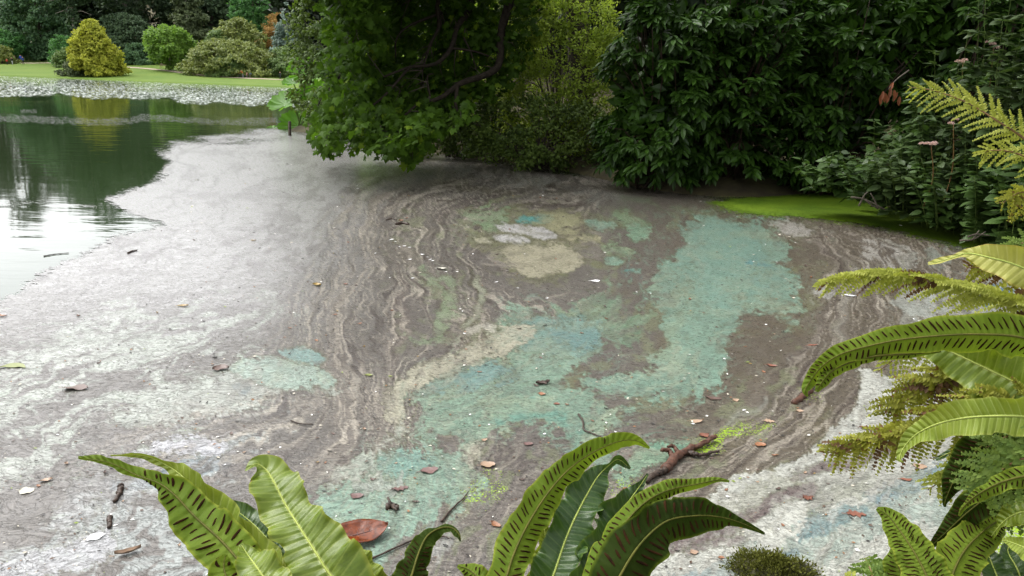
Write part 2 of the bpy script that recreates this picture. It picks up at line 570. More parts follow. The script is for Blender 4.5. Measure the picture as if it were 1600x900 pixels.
def sample_grid(A, px, py):
    fx = np.clip((px - XLO) / CELL, 0, A.shape[1] - 1.001); fy = np.clip((py - YLO) / CELL, 0, A.shape[0] - 1.001)
    ix = fx.astype(int); iy = fy.astype(int); fx -= ix; fy -= iy
    return (A[iy, ix] * (1 - fx) + A[iy, ix + 1] * fx) * (1 - fy) + (A[iy + 1, ix] * (1 - fx) + A[iy + 1, ix + 1] * fx) * fy

def poly_sd(px, py, poly, smooth=True):
    """signed distance in picture units, positive inside"""
    p = np.array(poly, float)
    if smooth and len(p) > 3:
        p = smooth_path(np.vstack([p, p[:1]]), max(24, 5 * len(p)))[:-1]
    d = np.full(px.shape, 1e12); ins = np.zeros(px.shape, bool)
    for i in range(len(p)):
        a = p[i]; b = p[(i + 1) % len(p)]; e = b - a
        t = np.clip(((px - a[0]) * e[0] + (py - a[1]) * e[1]) / max(e @ e, 1e-6), 0, 1)
        d = np.minimum(d, (px - a[0] - t * e[0]) ** 2 + (py - a[1] - t * e[1]) ** 2)
        c = ((a[1] > py) != (b[1] > py))
        with np.errstate(divide='ignore', invalid='ignore'):
            ins ^= c & (px < (b[0] - a[0]) * (py - a[1]) / (b[1] - a[1] if b[1] != a[1] else 1e-9) + a[0])
    d = np.sqrt(d)
    return np.where(ins, d, -d)

def line_sd(px, py, pts, width):
    p = smooth_path(np.array(pts, float), 6 * len(pts))
    d = np.full(px.shape, 1e12)
    for i in range(len(p) - 1):
        a = p[i]; e = p[i + 1] - a
        t = np.clip(((px - a[0]) * e[0] + (py - a[1]) * e[1]) / max(e @ e, 1e-6), 0, 1)
        d = np.minimum(d, (px - a[0] - t * e[0]) ** 2 + (py - a[1] - t * e[1]) ** 2)
    return width - np.sqrt(d)

def ell(cx, cy, rx, ry, rot=0):
    a = np.linspace(0, 2 * math.pi, 14, endpoint=False)
    x = rx * np.cos(a); y = ry * np.sin(a); r = R(rot)
    return list(zip(cx + x * math.cos(r) - y * math.sin(r), cy + x * math.sin(r) + y * math.cos(r)))

MAUVE = (115, 109, 102); BROWN = (108, 98, 82); OLIVE = (112, 104, 82)
TEAL = (138, 168, 148); TEAL2 = (128, 170, 148); GREEN = (136, 160, 124); BLUE = (92, 148, 156)
CREAM = (192, 190, 170); WHITE = (208, 209, 198); PALE = (190, 196, 184); GREY = (168, 172, 164)
YG = (128, 142, 58); BLUEW = (118, 152, 166)

# (shape, colour, strength, ragged edge in px, softness in px, streakiness)
PATCH = [
    # left: pale green-white flecked film
    (('poly', [(-420, 700), (-100, 560), (60, 520), (200, 500), (330, 488), (440, 468), (440, 500), (380, 540), (300, 570), (180, 600), (150, 640), (130, 700), (60, 745), (-60, 800), (-420, 980)]), PALE, 0.85, 34, 46, 1.0),
    (('poly', [(-60, 1000), (0, 860), (120, 790), (230, 740), (330, 700), (420, 690), (360, 760), (420, 800), (440, 1000)]), (184, 192, 188), 0.75, 40, 40, 1.0),
    (('poly', [(200, 660), (235, 610), (300, 590), (350, 570), (400, 556), (450, 566), (520, 595), (515, 608), (430, 612), (370, 640), (300, 655), (240, 672)]), PALE, 0.9, 16, 8, 0.3),
    (('poly', ell(440, 583, 84, 22, 6)), (168, 190, 174), 0.9, 8, 5, 0.1),
    (('poly', ell(470, 555, 38, 11, 10)), (140, 174, 166), 0.95, 6, 4, 0.1),
    (('poly', ell(378, 608, 16, 6, 0)), (52, 88, 104), 0.8, 8, 6, 0.5),
    (('line', [(170, 755), (240, 745), (300, 728), (350, 720)], 12), (96, 122, 132), 0.75, 12, 10, 0.8),
    (('poly', [(-40, 905), (20, 870), (90, 850), (130, 836), (170, 830), (150, 870), (60, 905), (0, 940)]), (190, 190, 192), 0.9, 10, 4, 0.2),
    (('poly', [(70, 820), (85, 770), (130, 735), (200, 735), (230, 760), (190, 790), (150, 800), (110, 825)]), (176, 176, 174), 0.6, 16, 10, 0.3),
    (('poly', ell(275, 698, 72, 15, -4)), (196, 196, 200), 0.9, 12, 4, 0.3),
    # far and middle film
    (('line', [(690, 252), (760, 268), (850, 285), (930, 303), (1010, 318), (1080, 330)], 9), (150, 152, 142), 0.55, 16, 8, 1.0),
    (('line', [(980, 312), (1060, 326), (1140, 336), (1180, 340)], 10), (112, 124, 92), 0.6, 10, 10, 0.8),
    (('poly', [(725, 335), (790, 330), (840, 338), (900, 355), (930, 370), (925, 395), (880, 440), (850, 446), (790, 420), (750, 400), (735, 365)]), (134, 134, 100), 0.8, 18, 8, 0.5),
    (('poly', ell(760, 343, 34, 12)), GREEN, 0.9, 10, 4, 0.2),
    (('poly', ell(835, 344, 28, 7, 0)), (96, 164, 158), 0.95, 6, 3, 0.1),
    (('poly', ell(878, 358, 40, 12, 12)), (166, 164, 128), 0.85, 12, 5, 0.3),
    (('poly', ell(912, 375, 26, 12, -10)), (176, 170, 138), 0.85, 10, 5, 0.2),
    (('poly', [(776, 350), (800, 350), (850, 358), (873, 370), (855, 377), (820, 372), (785, 362)]), (204, 202, 198), 1, 5, 2, 0.1),
    (('poly', [(773, 368), (800, 370), (828, 380), (805, 384), (778, 378)]), (204, 202, 198), 1, 5, 2, 0.1),
    (('poly', [(738, 370), (755, 372), (772, 380), (750, 380)]), (190, 186, 160), 1, 4, 2, 0.1),
    (('poly', [(780, 396), (800, 386), (850, 386), (895, 392), (912, 410), (900, 424), (865, 430), (835, 432), (810, 424), (785, 410)]), (184, 178, 152), 1, 9, 3, 0.15),
    (('poly', ell(940, 350, 23, 8, 5)), TEAL, 0.95, 6, 3, 0.1),
    (('poly', ell(993, 343, 28, 8, 8)), GREEN, 0.9, 10, 4, 0.2),
    (('poly', ell(1000, 358, 22, 9, 0)), (132, 166, 138), 0.9, 10, 4, 0.2),
    (('poly', ell(965, 392, 28, 10, 0)), GREEN, 0.85, 12, 5, 0.3),
    (('poly', ell(957, 407, 16, 5, 0)), TEAL, 0.95, 5, 3, 0.1),
    (('poly', ell(992, 422, 9, 14, 15)), (110, 164, 156), 0.9, 12, 4, 0.1),
    (('line', [(672, 432), (700, 450), (705, 470), (690, 500), (690, 520)], 10), (142, 158, 124), 0.9, 12, 5, 0.3),
    (('line', [(745, 440), (755, 460), (745, 490), (730, 510)], 4), (160, 164, 140), 0.9, 6, 3, 0.2),
    (('line', [(640, 520), (660, 540), (690, 530)], 6), (136, 152, 120), 0.8, 8, 5, 0.4),
    # green between the two teal bodies
    (('poly', [(870, 490), (920, 470), (1000, 470), (1020, 500), (1000, 540), (960, 560), (900, 520)]), (128, 158, 128), 0.85, 22, 10, 0.4),
    (('poly', [(1040, 480), (1130, 470), (1140, 520), (1080, 560), (1030, 540)]), (132, 156, 126), 0.7, 26, 14, 0.4),
    # the large teal body on the right
    (('poly', [(1052, 336), (1090, 332), (1150, 342), (1225, 366), (1236, 388), (1225, 410), (1248, 440), (1252, 470), (1240, 498), (1190, 500), (1160, 520), (1150, 555), (1135, 600), (1100, 622), (1040, 634), (970, 628), (925, 606), (910, 590), (960, 575), (1010, 572), (1040, 545), (1020, 480), (1030, 420), (1056, 380)]), TEAL, 1.0, 17, 7, 0.12),
    (('poly', [(1060, 350), (1130, 350), (1200, 390), (1215, 440), (1200, 480), (1130, 500), (1070, 500), (1060, 430)]), (130, 166, 150), 0.6, 30, 26, 0.1),
    (('poly', ell(1192, 412, 20, 6, 0)), (70, 140, 150), 0.7, 10, 6, 0.4),
    # middle teal body with blue heart
    (('poly', [(640, 640), (630, 605), (690, 580), (770, 560), (800, 500), (850, 494), (920, 500), (948, 525), (940, 550), (900, 590), (920, 615), (960, 640), (950, 680), (980, 720), (940, 730), (880, 690), (820, 660), (760, 672), (730, 700), (700, 690), (670, 690)]), (140, 168, 146), 1.0, 20, 8, 0.25),
    (('poly', [(800, 505), (850, 496), (920, 502), (946, 524), (936, 548), (880, 556), (820, 548)]), (126, 158, 148), 0.9, 10, 8, 0.15),
    (('poly', ell(895, 524, 42, 18, 10)), (114, 150, 148), 0.7, 10, 12, 0.15),
    (('poly', ell(725, 592, 84, 17, -12)), (118, 152, 148), 0.8, 10, 10, 0.2),
    (('line', [(780, 640), (840, 642), (880, 660), (900, 680)], 16), (106, 156, 140), 0.7, 12, 12, 0.4),
    # cream ribbon
    (('poly', [(846, 514), (820, 508), (790, 514), (770, 530), (740, 548), (690, 566), (640, 584), (606, 606), (598, 640), (620, 675), (645, 690), (640, 660), (628, 636), (634, 616), (680, 592), (740, 572), (790, 552), (820, 536)]), (186, 182, 160), 1, 10, 3, 0.3),
    (('line', [(735, 520), (760, 510), (775, 515)], 5), (196, 192, 176), 0.9, 5, 3, 0.2),
    # lower teal body
    (('poly', [(560, 720), (600, 700), (650, 690), (690, 700), (720, 720), (735, 760), (700, 800), (640, 850), (600, 900), (520, 860), (490, 800), (530, 770)]), (144, 174, 154), 1.0, 20, 9, 0.25),
    (('poly', ell(632, 722, 46, 26, 0)), (124, 164, 152), 0.8, 12, 14, 0.2),
    (('poly', ell(590, 755, 40, 14, -10)), (178, 178, 168), 0.75, 12, 8, 0.3),
    (('line', [(640, 672), (600, 694), (560, 730), (525, 748)], 9), (184, 186, 172), 0.85, 12, 6, 0.3),
    (('poly', ell(742, 706, 16, 12, 0)), (190, 186, 166), 0.8, 14, 5, 0.2),
    (('poly', ell(690, 850, 30, 14, -30)), (186, 190, 184), 0.5, 12, 8, 0.4),
    # green tongue below the sticks
    (('poly', [(980, 720), (1010, 700), (1060, 688), (1075, 700), (1040, 722), (1000, 740), (980, 760), (960, 740)]), (118, 164, 138), 0.95, 10, 5, 0.2),
    # right: whites
    (('poly', [(1195, 352), (1240, 352), (1275, 362), (1262, 370), (1225, 366)]), (192, 188, 178), 0.9, 8, 4, 0.3),
    (('poly', [(1335, 395), (1370, 382), (1420, 388), (1445, 398), (1420, 414), (1380, 428), (1345, 414)]), (186, 182, 172), 0.9, 16, 5, 0.9),
    (('poly', [(1395, 468), (1430, 455), (1500, 450), (1560, 440), (1640, 440), (1640, 500), (1500, 500), (1430, 490), (1410, 485)]), (182, 186, 176), 0.95, 10, 4, 0.45),
    (('poly', [(1430, 400), (1500, 385), (1560, 400), (1640, 430), (1600, 450), (1540, 430), (1480, 424)]), (156, 164, 152), 0.7, 14, 8, 1.0),
    (('poly', ell(1290, 459, 14, 6)), (188, 186, 178), 0.8, 12, 3, 0.2),
    (('line', [(1240, 560), (1225, 600), (1190, 630), (1150, 660)], 8), (160, 162, 150), 0.5, 14, 8, 0.8),
    (('poly', [(1330, 640), (1340, 600), (1345, 575), (1400, 590), (1425, 575), (1400, 562), (1460, 545), (1560, 540), (1900, 560), (1900, 900), (1500, 1000), (1050, 1100), (900, 1000), (960, 880), (1060, 810), (1100, 780), (1140, 745), (1200, 728), (1270, 705), (1300, 670)]), WHITE, 1.0, 9, 3, 0.25),
    (('poly', [(990, 840), (1060, 812), (1130, 780), (1180, 742), (1240, 740), (1250, 770), (1180, 800), (1120, 830), (1020, 860)]), (176, 176, 160), 0.7, 20, 14, 0.3),
    (('line', [(1050, 850), (1120, 838), (1160, 812), (1210, 785), (1270, 768)], 10), (116, 100, 98), 0.95, 8, 6, 0.3),
    (('line', [(1245, 750), (1290, 728), (1340, 720), (1400, 700), (1450, 680)], 7), (120, 106, 102), 0.95, 8, 5, 0.3),
    (('line', [(1080, 862), (1120, 848), (1160, 846)], 7), (130, 116, 112), 0.8, 8, 5, 0.3),
    (('poly', [(1280, 830), (1380, 775), (1480, 735), (1600, 705), (1700, 700), (1700, 800), (1500, 800), (1380, 840), (1290, 870), (1200, 900), (1150, 960), (1060, 920), (1200, 850)]), (166, 180, 168), 0.9, 18, 12, 0.7),
    (('line', [(1270, 828), (1310, 812), (1350, 806)], 13), (112, 146, 150), 0.7, 14, 10, 0.5),
    (('line', [(1370, 775), (1430, 742), (1500, 725), (1560, 715)], 8), (118, 152, 164), 0.75, 12, 8, 0.7),
    (('line', [(1060, 905), (1130, 890), (1150, 885)], 10), (104, 140, 150), 0.6, 12, 8, 0.5),
    (('line', [(1215, 866), (1245, 862)], 8), (104, 140, 150), 0.6, 10, 8, 0.5),
    (('line', [(1280, 800), (1360, 760), (1440, 735)], 8), (136, 138, 116), 0.6, 12, 8, 1.0),
    (('poly', ell(1560, 466, 34, 16, 0)), (84, 130, 156), 0.9, 8, 6, 0.2),
]
SPECK = [  # bright green plants of duckweed lying in the film
    (ell(760, 770, 46, 26, -20), 0.75), (ell(775, 742, 30, 16, 0), 0.6), (ell(650, 790, 60, 30, 0), 0.35),
    ([(1070, 700), (1110, 672), (1200, 655), (1215, 665), (1160, 690), (1110, 712), (1080, 712)], 0.9),
    (ell(985, 760, 44, 20, -25), 0.7), (ell(1270, 615, 22, 14, 0), 0.7), (ell(1185, 570, 34, 26, 20), 0.4),
    (ell(830, 680, 36, 12, 0), 0.45), (ell(810, 780, 130, 70, 0), 0.42), (ell(1010, 660, 80, 30, 0), 0.3), (ell(720, 820, 80, 40, -20), 0.35), (ell(1200, 545, 60, 40, 0), 0.25),
    ([(1430, 920), (1480, 845), (1530, 780), (1640, 735), (1800, 735), (1800, 1000), (1430, 1000)], 1.0),
]

def algae_scum():
    u = np.concatenate([np.linspace(-1.15, -0.73, 60)[:-1], np.linspace(-0.73, 0.73, 800), np.linspace(0.73, 1.2, 60)[1:]])
    inv = np.concatenate([np.linspace(1 / 36.0, 1 / 2.25, 480), np.linspace(1 / 2.25, 1 / 1.2, 60)[1:]])
    na, nr = len(u), len(inv)
    U, I = np.meshgrid(u, inv)
    Y = 1 / I; X = U * Y
    V = np.stack([X, Y, np.full_like(X, 0.004)], -1)
    px, py, dep = to_px(V)
    # noise over the water; log distance keeps the swirls of like size near and far
    a = U * 16; t = np.log(Y) * 9
    def wn(f, seed, octv=4): return fbm(a * f, t * f, seed, octv)
    wx = wn(1.5, 61, 6); wy = wn(1.5, 71, 6)
    big = wn(0.55, 11); fine = wn(7.0, 13, 3)
    psi = sample_grid(PSI, px + 18 * wn(1.0, 41, 3), py + 12 * wn(1.0, 51, 3)) + 16 * big + 6 * wn(2.2, 12, 3) + 1.0 * fine
    along = t * 1.3
    def flow(freq, seed, al=0.30, octv=3):
        """noise drawn out along the stream, about -1..1"""
        return fbm(psi * freq, along * al + 0.15 * fine + 5.7 * seed, seed, octv)
    def thread(freq, seed, width, al=0.2):
        """thin threads along the stream, 0..1"""
        return sst(width, 0.0, np.abs(fbm(psi * freq, along * al + 3.1 * seed, seed, 2)))
    def over(base, k, colr): return base * (1 - k[..., None]) + s2l(colr) * k[..., None]
    # ---- base film
    base = s2l(MAUVE)[None, None] * np.ones(X.shape + (1,))
    base = over(base, sst(900, 1150, px + 60 * wn(0.6, 3)) * 0.8, BROWN)
    base = over(base, sst(0.05, 0.55, wn(0.8, 4)) * sst(560, 760, px) * 0.7, OLIVE)
    farwhite = sst(400, 180, psi + 50 * wn(1.2, 6)) * sst(560, 380, py)
    base = over(base, farwhite * 0.75, (204, 202, 200))
    base = over(base, thread(0.06, 27, 0.10, 0.12) * farwhite * 0.7, (124, 116, 116))  # threads painted in so the pale film streaks like reflected sky
    base = over(base, sst(0.10, 0.40, flow(0.05, 32, 1.2) + 0.5 * wn(7.0, 28, 4)) * farwhite * 0.6, (136, 128, 128))
    # ---- stream bands and threads
    stream = np.clip(sst(170, 250, psi) * sst(600, 520, psi) * sst(790, 700, py) + 0.9 * sst(740, 800, psi) + 0.55 * sst(640, 720, py) * sst(560, 640, px) * sst(1060, 960, px), 0, 1)
    base = over(base, sst(0.10, 0.50, flow(0.05, 24, 0.15)) * stream * 0.55, (92, 80, 76))
    base = over(base, sst(0.20, 0.55, flow(0.035, 25, 0.15)) * stream * 0.45, (150, 140, 128))
    m1 = 0.45 + 0.55 * sst(-0.25, 0.3, wn(1.1, 23))
    base = over(base, thread(0.085, 21, 0.11) * stream * m1 * 0.85, (202, 193, 176))
    base = over(base, thread(0.20, 22, 0.17) * stream * (1.45 - m1) * 0.75, (196, 186, 170))
    base = over(base, thread(0.11, 26, 0.12) * stream * 0.7, (70, 58, 54))
    base = over(base, sst(0.12, 0.40, flow(0.030, 29, 0.12)) * sst(800, 870, psi) * sst(570, 520, py) * 0.75, (168, 168, 156))
    mid = sst(560, 660, px) * sst(1330, 1240, px) * sst(300, 340, py)
    base = over(base, sst(0.15, 0.42, flow(0.06, 30, 0.5) * 0.6 + 0.6 * wn(3.5, 31)) * mid * 0.55, (134, 140, 106))
    # ---- patches
    streak = fbm(psi * 0.10, along * 0.7, 81, 4) + 0.6 * fbm(psi * 0.3, along * 2, 83, 2)
    shred = 1.0 * flow(0.045, 85, 0.4, 4) + 0.55 * wn(5.0, 87, 4)
    mott = wn(4.0, 88, 4); mott2 = wn(9.0, 89, 3); mott3 = wn(15.0, 90, 2)
    for i, (shape, colr, stg, rag, soft, stk) in enumerate(PATCH):
        xs = [q[0] for q in shape[1]]; ys = [q[1] for q in shape[1]]
        m = rag * 2.6 + soft + 40 + (shape[2] if shape[0] == 'line' else 0)
        sel = (px > min(xs) - m) & (px < max(xs) + m) & (py > min(ys) - m) & (py < max(ys) + m)
        qx = px[sel] + 1.7 * rag * wx[sel]; qy = py[sel] + 1.3 * rag * wy[sel]
        sd = poly_sd(qx, qy, shape[1]) if shape[0] == 'poly' else line_sd(qx, qy, shape[1], shape[2])
        soft = max(1.2, soft * 0.3)
        sd = sd + (1.5 if rag > 9.5 else 0.6) * rag * shred[sel] + min(9.0, 0.6 * rag) * mott3[sel]
        halo = 0.45 * sst(-46, -4, sd) * sst(2, -4, sd) * sst(0.10, 0.0, np.abs(streak[sel])) * (stk < 0.5) * (rag > 9.5)
        f = sst(-soft, soft, sd)
        gate = 1 - stk * sst(0.10, -0.20, streak[sel])
        gate = gate * (1 - 0.55 * sst(0.12, 0.45, mott[sel]) * sst(60, 0, sd)) * (1 - 0.25 * sst(0.1, 0.5, mott2[sel]))
        c = s2l(colr) * (1 + 0.22 * fbm(a[sel] * 2, t[sel] * 2, 130 + i, 4) + 0.15 * mott2[sel])[:, None]
        if stk < 0.5 and colr[1] > colr[0] + 14:             # green films carry paler and olive clouds
            k = (0.45 * sst(0.05, 0.4, fbm(a[sel] * 1.4, t[sel] * 1.4, 330 + i, 4)))[:, None]
            c = c * (1 - k) + s2l((160, 172, 142)) * k
            k2 = (0.5 * sst(0.10, 0.0, np.abs(flow(0.05, 340 + i, 0.3)[sel])))[:, None]
            c = c * (1 - k2) + s2l((172, 180, 154)) * k2
        f = np.maximum(f * gate, halo)
        f = (f * stg)[:, None]
        b = base[sel]
        b = b * (1 - f) + c * f
        # contour threads where two films slide past each other
        rim = sst(0.16, 0.0, np.abs(np.sin(sd / 5.5 + 1.5 * mott[sel]))) * sst(24, 2, np.abs(sd)) * 0.30 * (stk < 0.5)
        rim = np.maximum(rim, 0.5 * sst(3.0, 0.5, np.abs(sd + 1.5)) * (stk < 0.35))[:, None]
        b = b * (1 - rim) + s2l((100, 100, 72)) * rim
        base[sel] = b
    right = sst(880, 960, psi) * sst(540, 580, py)
    base = over(base, thread(0.07, 211, 0.10) * right * 0.55, (138, 138, 124))
    base = over(base, thread(0.15, 212, 0.13) * right * 0.45, (150, 154, 142))
    base = over(base, sst(0.1, 0.45, flow(0.03, 213, 0.15)) * right * 0.4, (160, 170, 158))
    # ---- fine olive and pale veins across everything
    vm = sst(300, 460, psi)
    base = over(base, thread(0.09, 201, 0.06, 0.35) * sst(0.0, 0.4, wn(1.0, 203, 2)) * 0.45 * vm, (92, 92, 62))
    base = over(base, sst(0.05, 0.0, np.abs(wn(3.2, 205, 5))) * sst(0.0, 0.35, wn(0.9, 206, 2)) * 0.40 * vm, (176, 176, 152))
    base = over(base, sst(0.05, 0.0, np.abs(wn(4.4, 207, 5))) * sst(0.0, 0.35, wn(1.1, 208, 2)) * 0.45, (84, 74, 62))
    speck = np.zeros(X.shape)
    for pl, s in SPECK:
        xs = [q[0] for q in pl]; ys = [q[1] for q in pl]
        sel = (px > min(xs) - 40) & (px < max(xs) + 40) & (py > min(ys) - 40) & (py < max(ys) + 40)
        sd = poly_sd(px[sel] + 18 * wx[sel], py[sel] + 14 * wy[sel], pl)
        speck[sel] = np.maximum(speck[sel], s * sst(-14, 14, sd))
    # ---- where the film lies
    fleck = np.clip(0.9 * sst(330, 180, psi) * sst(440, 560, py) + 0.35 * sst(330, 150, psi) + 0.12, 0, 1) * (0.35 + 0.65 * sst(-0.35, 0.25, streak))
    fleck = np.maximum(fleck, 0.15 * sst(800, 900, psi))
    edge = poly_sd(px + 10 * wx + 22 * wn(0.5, 301, 3), py + 7 * wy,
                   [(-500, 690), (-200, 560), (0, 466), (60, 440), (110, 410), (185, 368), (215, 362), (240, 350), (195, 330), (175, 312), (210, 300), (262, 268), (270, 250), (254, 238), (280, 226), (330, 216), (400, 207), (440, 203), (520, 214), (700, 240), (1000, 290), (1160, 316), (1290, 336), (1420, 362), (1560, 392), (1700, 440), (1800, 520), (2200, 760), (2200, 1300), (-500, 1300)], smooth=False)
    s1 = line_sd(px, py + 3 * wy, [(-60, 184), (40, 186), (120, 190), (190, 190), (225, 184), (265, 186), (330, 190), (430, 190)], 4.5) - 3.5 * sst(-0.1, 0.5, wn(6, 305, 3))
    s2 = line_sd(px, py + 2 * wy, [(35, 174), (55, 174)], 1.5)
    s3 = line_sd(px + 4 * wx, py + 3 * wy, [(0, 322), (60, 315), (100, 318), (150, 322)], 2.0)
    cover = np.maximum(edge / 16.0, np.minimum(np.maximum(np.maximum(s1, s2), s3 - 1.0) / 5.0, -0.24))
    # holes of open water inside the film
    hole = poly_sd(px + 12 * wx, py + 6 * wy, [(300, 222), (380, 214), (440, 216), (400, 226), (330, 228)])
    cover = np.minimum(cover, np.where(hole > -6, 0.30 - 0.05 * hole, 9))
    cover = np.clip(cover, -2, 2)
    # keep only quads that can show film and lie off the bank
    keepv = cover > -1.2
    i = (np.arange(nr - 1)[:, None] * na + np.arange(na - 1)[None, :]).ravel()
    F = np.stack([i, i + 1, i + 1 + na, i + na], 1)
    kv = keepv.ravel()
    F = F[kv[F].any(1)]
    used = np.unique(F); remap = np.full(na * nr, -1); remap[used] = np.arange(len(used))
    Vk = V.reshape(-1, 3)[used]; F = remap[F][:, ::1]
    me = np_mesh("algae_scum", Vk, F)
    at = me.attributes.new("film", 'FLOAT_COLOR', 'POINT')
    cc = np.concatenate([np.clip(base * 0.46, 0, 1).reshape(-1, 3), speck.reshape(-1, 1)], 1)[used]
    at.data.foreach_set("color", cc.astype(np.float32).ravel())
    at = me.attributes.new("cover", 'FLOAT', 'POINT')
    at.data.foreach_set("value", cover.ravel()[used].astype(np.float32))
    at = me.attributes.new("fleck", 'FLOAT', 'POINT')
    at.data.foreach_set("value", fleck.ravel()[used].astype(np.float32))
    wet = 0.22 + 0.53 * sst(420, 200, psi + 40 * wn(1.3, 401)) * (0.28 + 0.72 * sst(620, 420, py))
    at = me.attributes.new("wet", 'FLOAT', 'POINT')
    at.data.foreach_set("value", wet.ravel()[used].astype(np.float32))
    # material
    m, nt, b = mat_base("algae_film")
    a4 = nt.nodes.new("ShaderNodeAttribute"); a4.attribute_name = "wet"
    a3 = nt.nodes.new("ShaderNodeAttribute"); a3.attribute_name = "fleck"
    geo = nt.nodes.new("ShaderNodeNewGeometry"); pos = geo.outputs["Position"]
    a1 = nt.nodes.new("ShaderNodeAttribute"); a1.attribute_name = "film"
    a2 = nt.nodes.new("ShaderNodeAttribute"); a2.attribute_name = "cover"
    warp = noise_node(nt, 3.0, 3, 0.5, pos)
    wv = nt.nodes.new("ShaderNodeVectorMath"); wv.operation = 'MULTIPLY_ADD'
    nt.links.new(warp.outputs["Color"], wv.inputs[0]); wv.inputs[1].default_value = (0.25, 0.25, 0); nt.links.new(pos, wv.inputs[2])
    mp = nt.nodes.new("ShaderNodeMapping"); mp.inputs["Rotation"].default_value = (0, 0, R(24)); mp.inputs["Scale"].default_value = (1.0, 2.0, 1)
    nt.links.new(wv.outputs[0], mp.inputs["Vector"])
    n1 = noise_node(nt, 26, 5, 0.62, mp.outputs[0], 0.6)
    n2 = noise_node(nt, 110, 3, 0.6, pos)
    n3 = noise_node(nt, 9, 4, 0.6, mp.outputs[0], 0.8)
    v = ramp(nt, n1.outputs[0], [(0.30, (0.62,) * 3 + (1,)), (0.5, (1.0,) * 4), (0.70, (1.32,) * 3 + (1,))])
    c = mixc(nt, 0.8, a1.outputs["Color"], v, 'MULTIPLY')
    v2 = ramp(nt, n2.outputs[0], [(0.34, (0.72,) * 3 + (1,)), (0.66, (1.24,) * 3 + (1,))])
    c = mixc(nt, 0.8, c, v2, 'MULTIPLY')
    # pale flecks and thin pale crests
    n6 = noise_node(nt, 7.5, 7, 0.66, mp.outputs[0], 1.0)
    fk = mathn(nt, 'SUBTRACT', n6.outputs[0], mathn(nt, 'SUBTRACT', 0.74, mathn(nt, 'MULTIPLY', a3.outputs["Fac"], 0.21)))
    fk = ramp(nt, mathn(nt, 'MULTIPLY', fk, 14.0), [(0.0, (0, 0, 0, 1)), (1.0, (1,) * 4)])
    c = mixc(nt, mathn(nt, 'MULTIPLY', fk, 0.42), c, rgb(134, 144, 130))
    cr = ramp(nt, mathn(nt, 'ABSOLUTE', mathn(nt, 'SUBTRACT', n3.outputs[0], 0.5)), [(0.0, (1,) * 4), (0.012, (0, 0, 0, 1))])
    c = mixc(nt, mathn(nt, 'MULTIPLY', cr, 0.12), c, rgb(150, 146, 134))
    # shading of the wrinkled skin, painted into the colour as dark creases
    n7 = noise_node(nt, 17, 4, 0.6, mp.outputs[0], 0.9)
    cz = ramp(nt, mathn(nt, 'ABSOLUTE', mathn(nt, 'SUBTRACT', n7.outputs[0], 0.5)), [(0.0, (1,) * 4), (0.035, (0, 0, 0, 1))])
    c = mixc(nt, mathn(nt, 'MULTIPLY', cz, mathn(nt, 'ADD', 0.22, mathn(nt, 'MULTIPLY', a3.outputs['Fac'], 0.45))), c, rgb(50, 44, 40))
    # duckweed plants as specks
    vo = nt.nodes.new("ShaderNodeTexVoronoi"); vo.inputs["Scale"].default_value = 85; nt.links.new(pos, vo.inputs["Vector"])
    n5 = noise_node(nt, 7, 3, 0.6, pos)
    sp = mathn(nt, 'LESS_THAN', mathn(nt, 'ADD', vo.outputs["Distance"], mathn(nt, 'MULTIPLY', n5.outputs[0], 0.7)), mathn(nt, 'MULTIPLY', a1.outputs["Alpha"], 0.95))
    gcol = ramp(nt, n2.outputs[0], [(0.3, rgb(96, 122, 20)), (0.7, rgb(140, 168, 40))])
    c = mixc(nt, sp, c, gcol)
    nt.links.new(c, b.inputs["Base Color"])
    rr = ramp(nt, n1.outputs[0], [(0.3, (0.22,) * 3 + (1,)), (0.7, (0.38,) * 3 + (1,))])
    nt.links.new(rr, b.inputs["Roughness"])
    b.inputs["Specular IOR Level"].default_value = 0.22
    nt.links.new(a4.outputs["Fac"], b.inputs["Coat Weight"])      # the wet skin of water over the film
    b.inputs["Coat Roughness"].default_value = 0.16
    b.inputs["Coat IOR"].default_value = 1.4
    hsum = mathn(nt, 'ADD', mathn(nt, 'SUBTRACT', n1.outputs[0], mathn(nt, 'MULTIPLY', cz, 0.35)), mathn(nt, 'MULTIPLY', n2.outputs[0], 0.3))
    bump(nt, hsum, 0.8, 0.006, b)
    b2 = nt.nodes.new('ShaderNodeBump'); b2.inputs['Strength'].default_value = 0.5; b2.inputs['Distance'].default_value = 0.004
    nt.links.new(hsum, b2.inputs['Height']); nt.links.new(b2.outputs[0], b.inputs['Coat Normal'])
    al = mathn(nt, 'ADD', a2.outputs["Fac"], mathn(nt, 'ADD', mathn(nt, 'MULTIPLY', mathn(nt, 'SUBTRACT', n3.outputs[0], 0.5), 2.4), mathn(nt, 'MULTIPLY', mathn(nt, 'SUBTRACT', n1.outputs[0], 0.5), 1.6)))
    nt.links.new(mathn(nt, 'GREATER_THAN', al, 0.0), b.inputs["Alpha"])
    o = new_obj("algae_scum", me, m)
    tag(o, "marbled film of teal, cream and mauve algae scum floating on the lake", "algae", kind="stuff")
algae_scum()

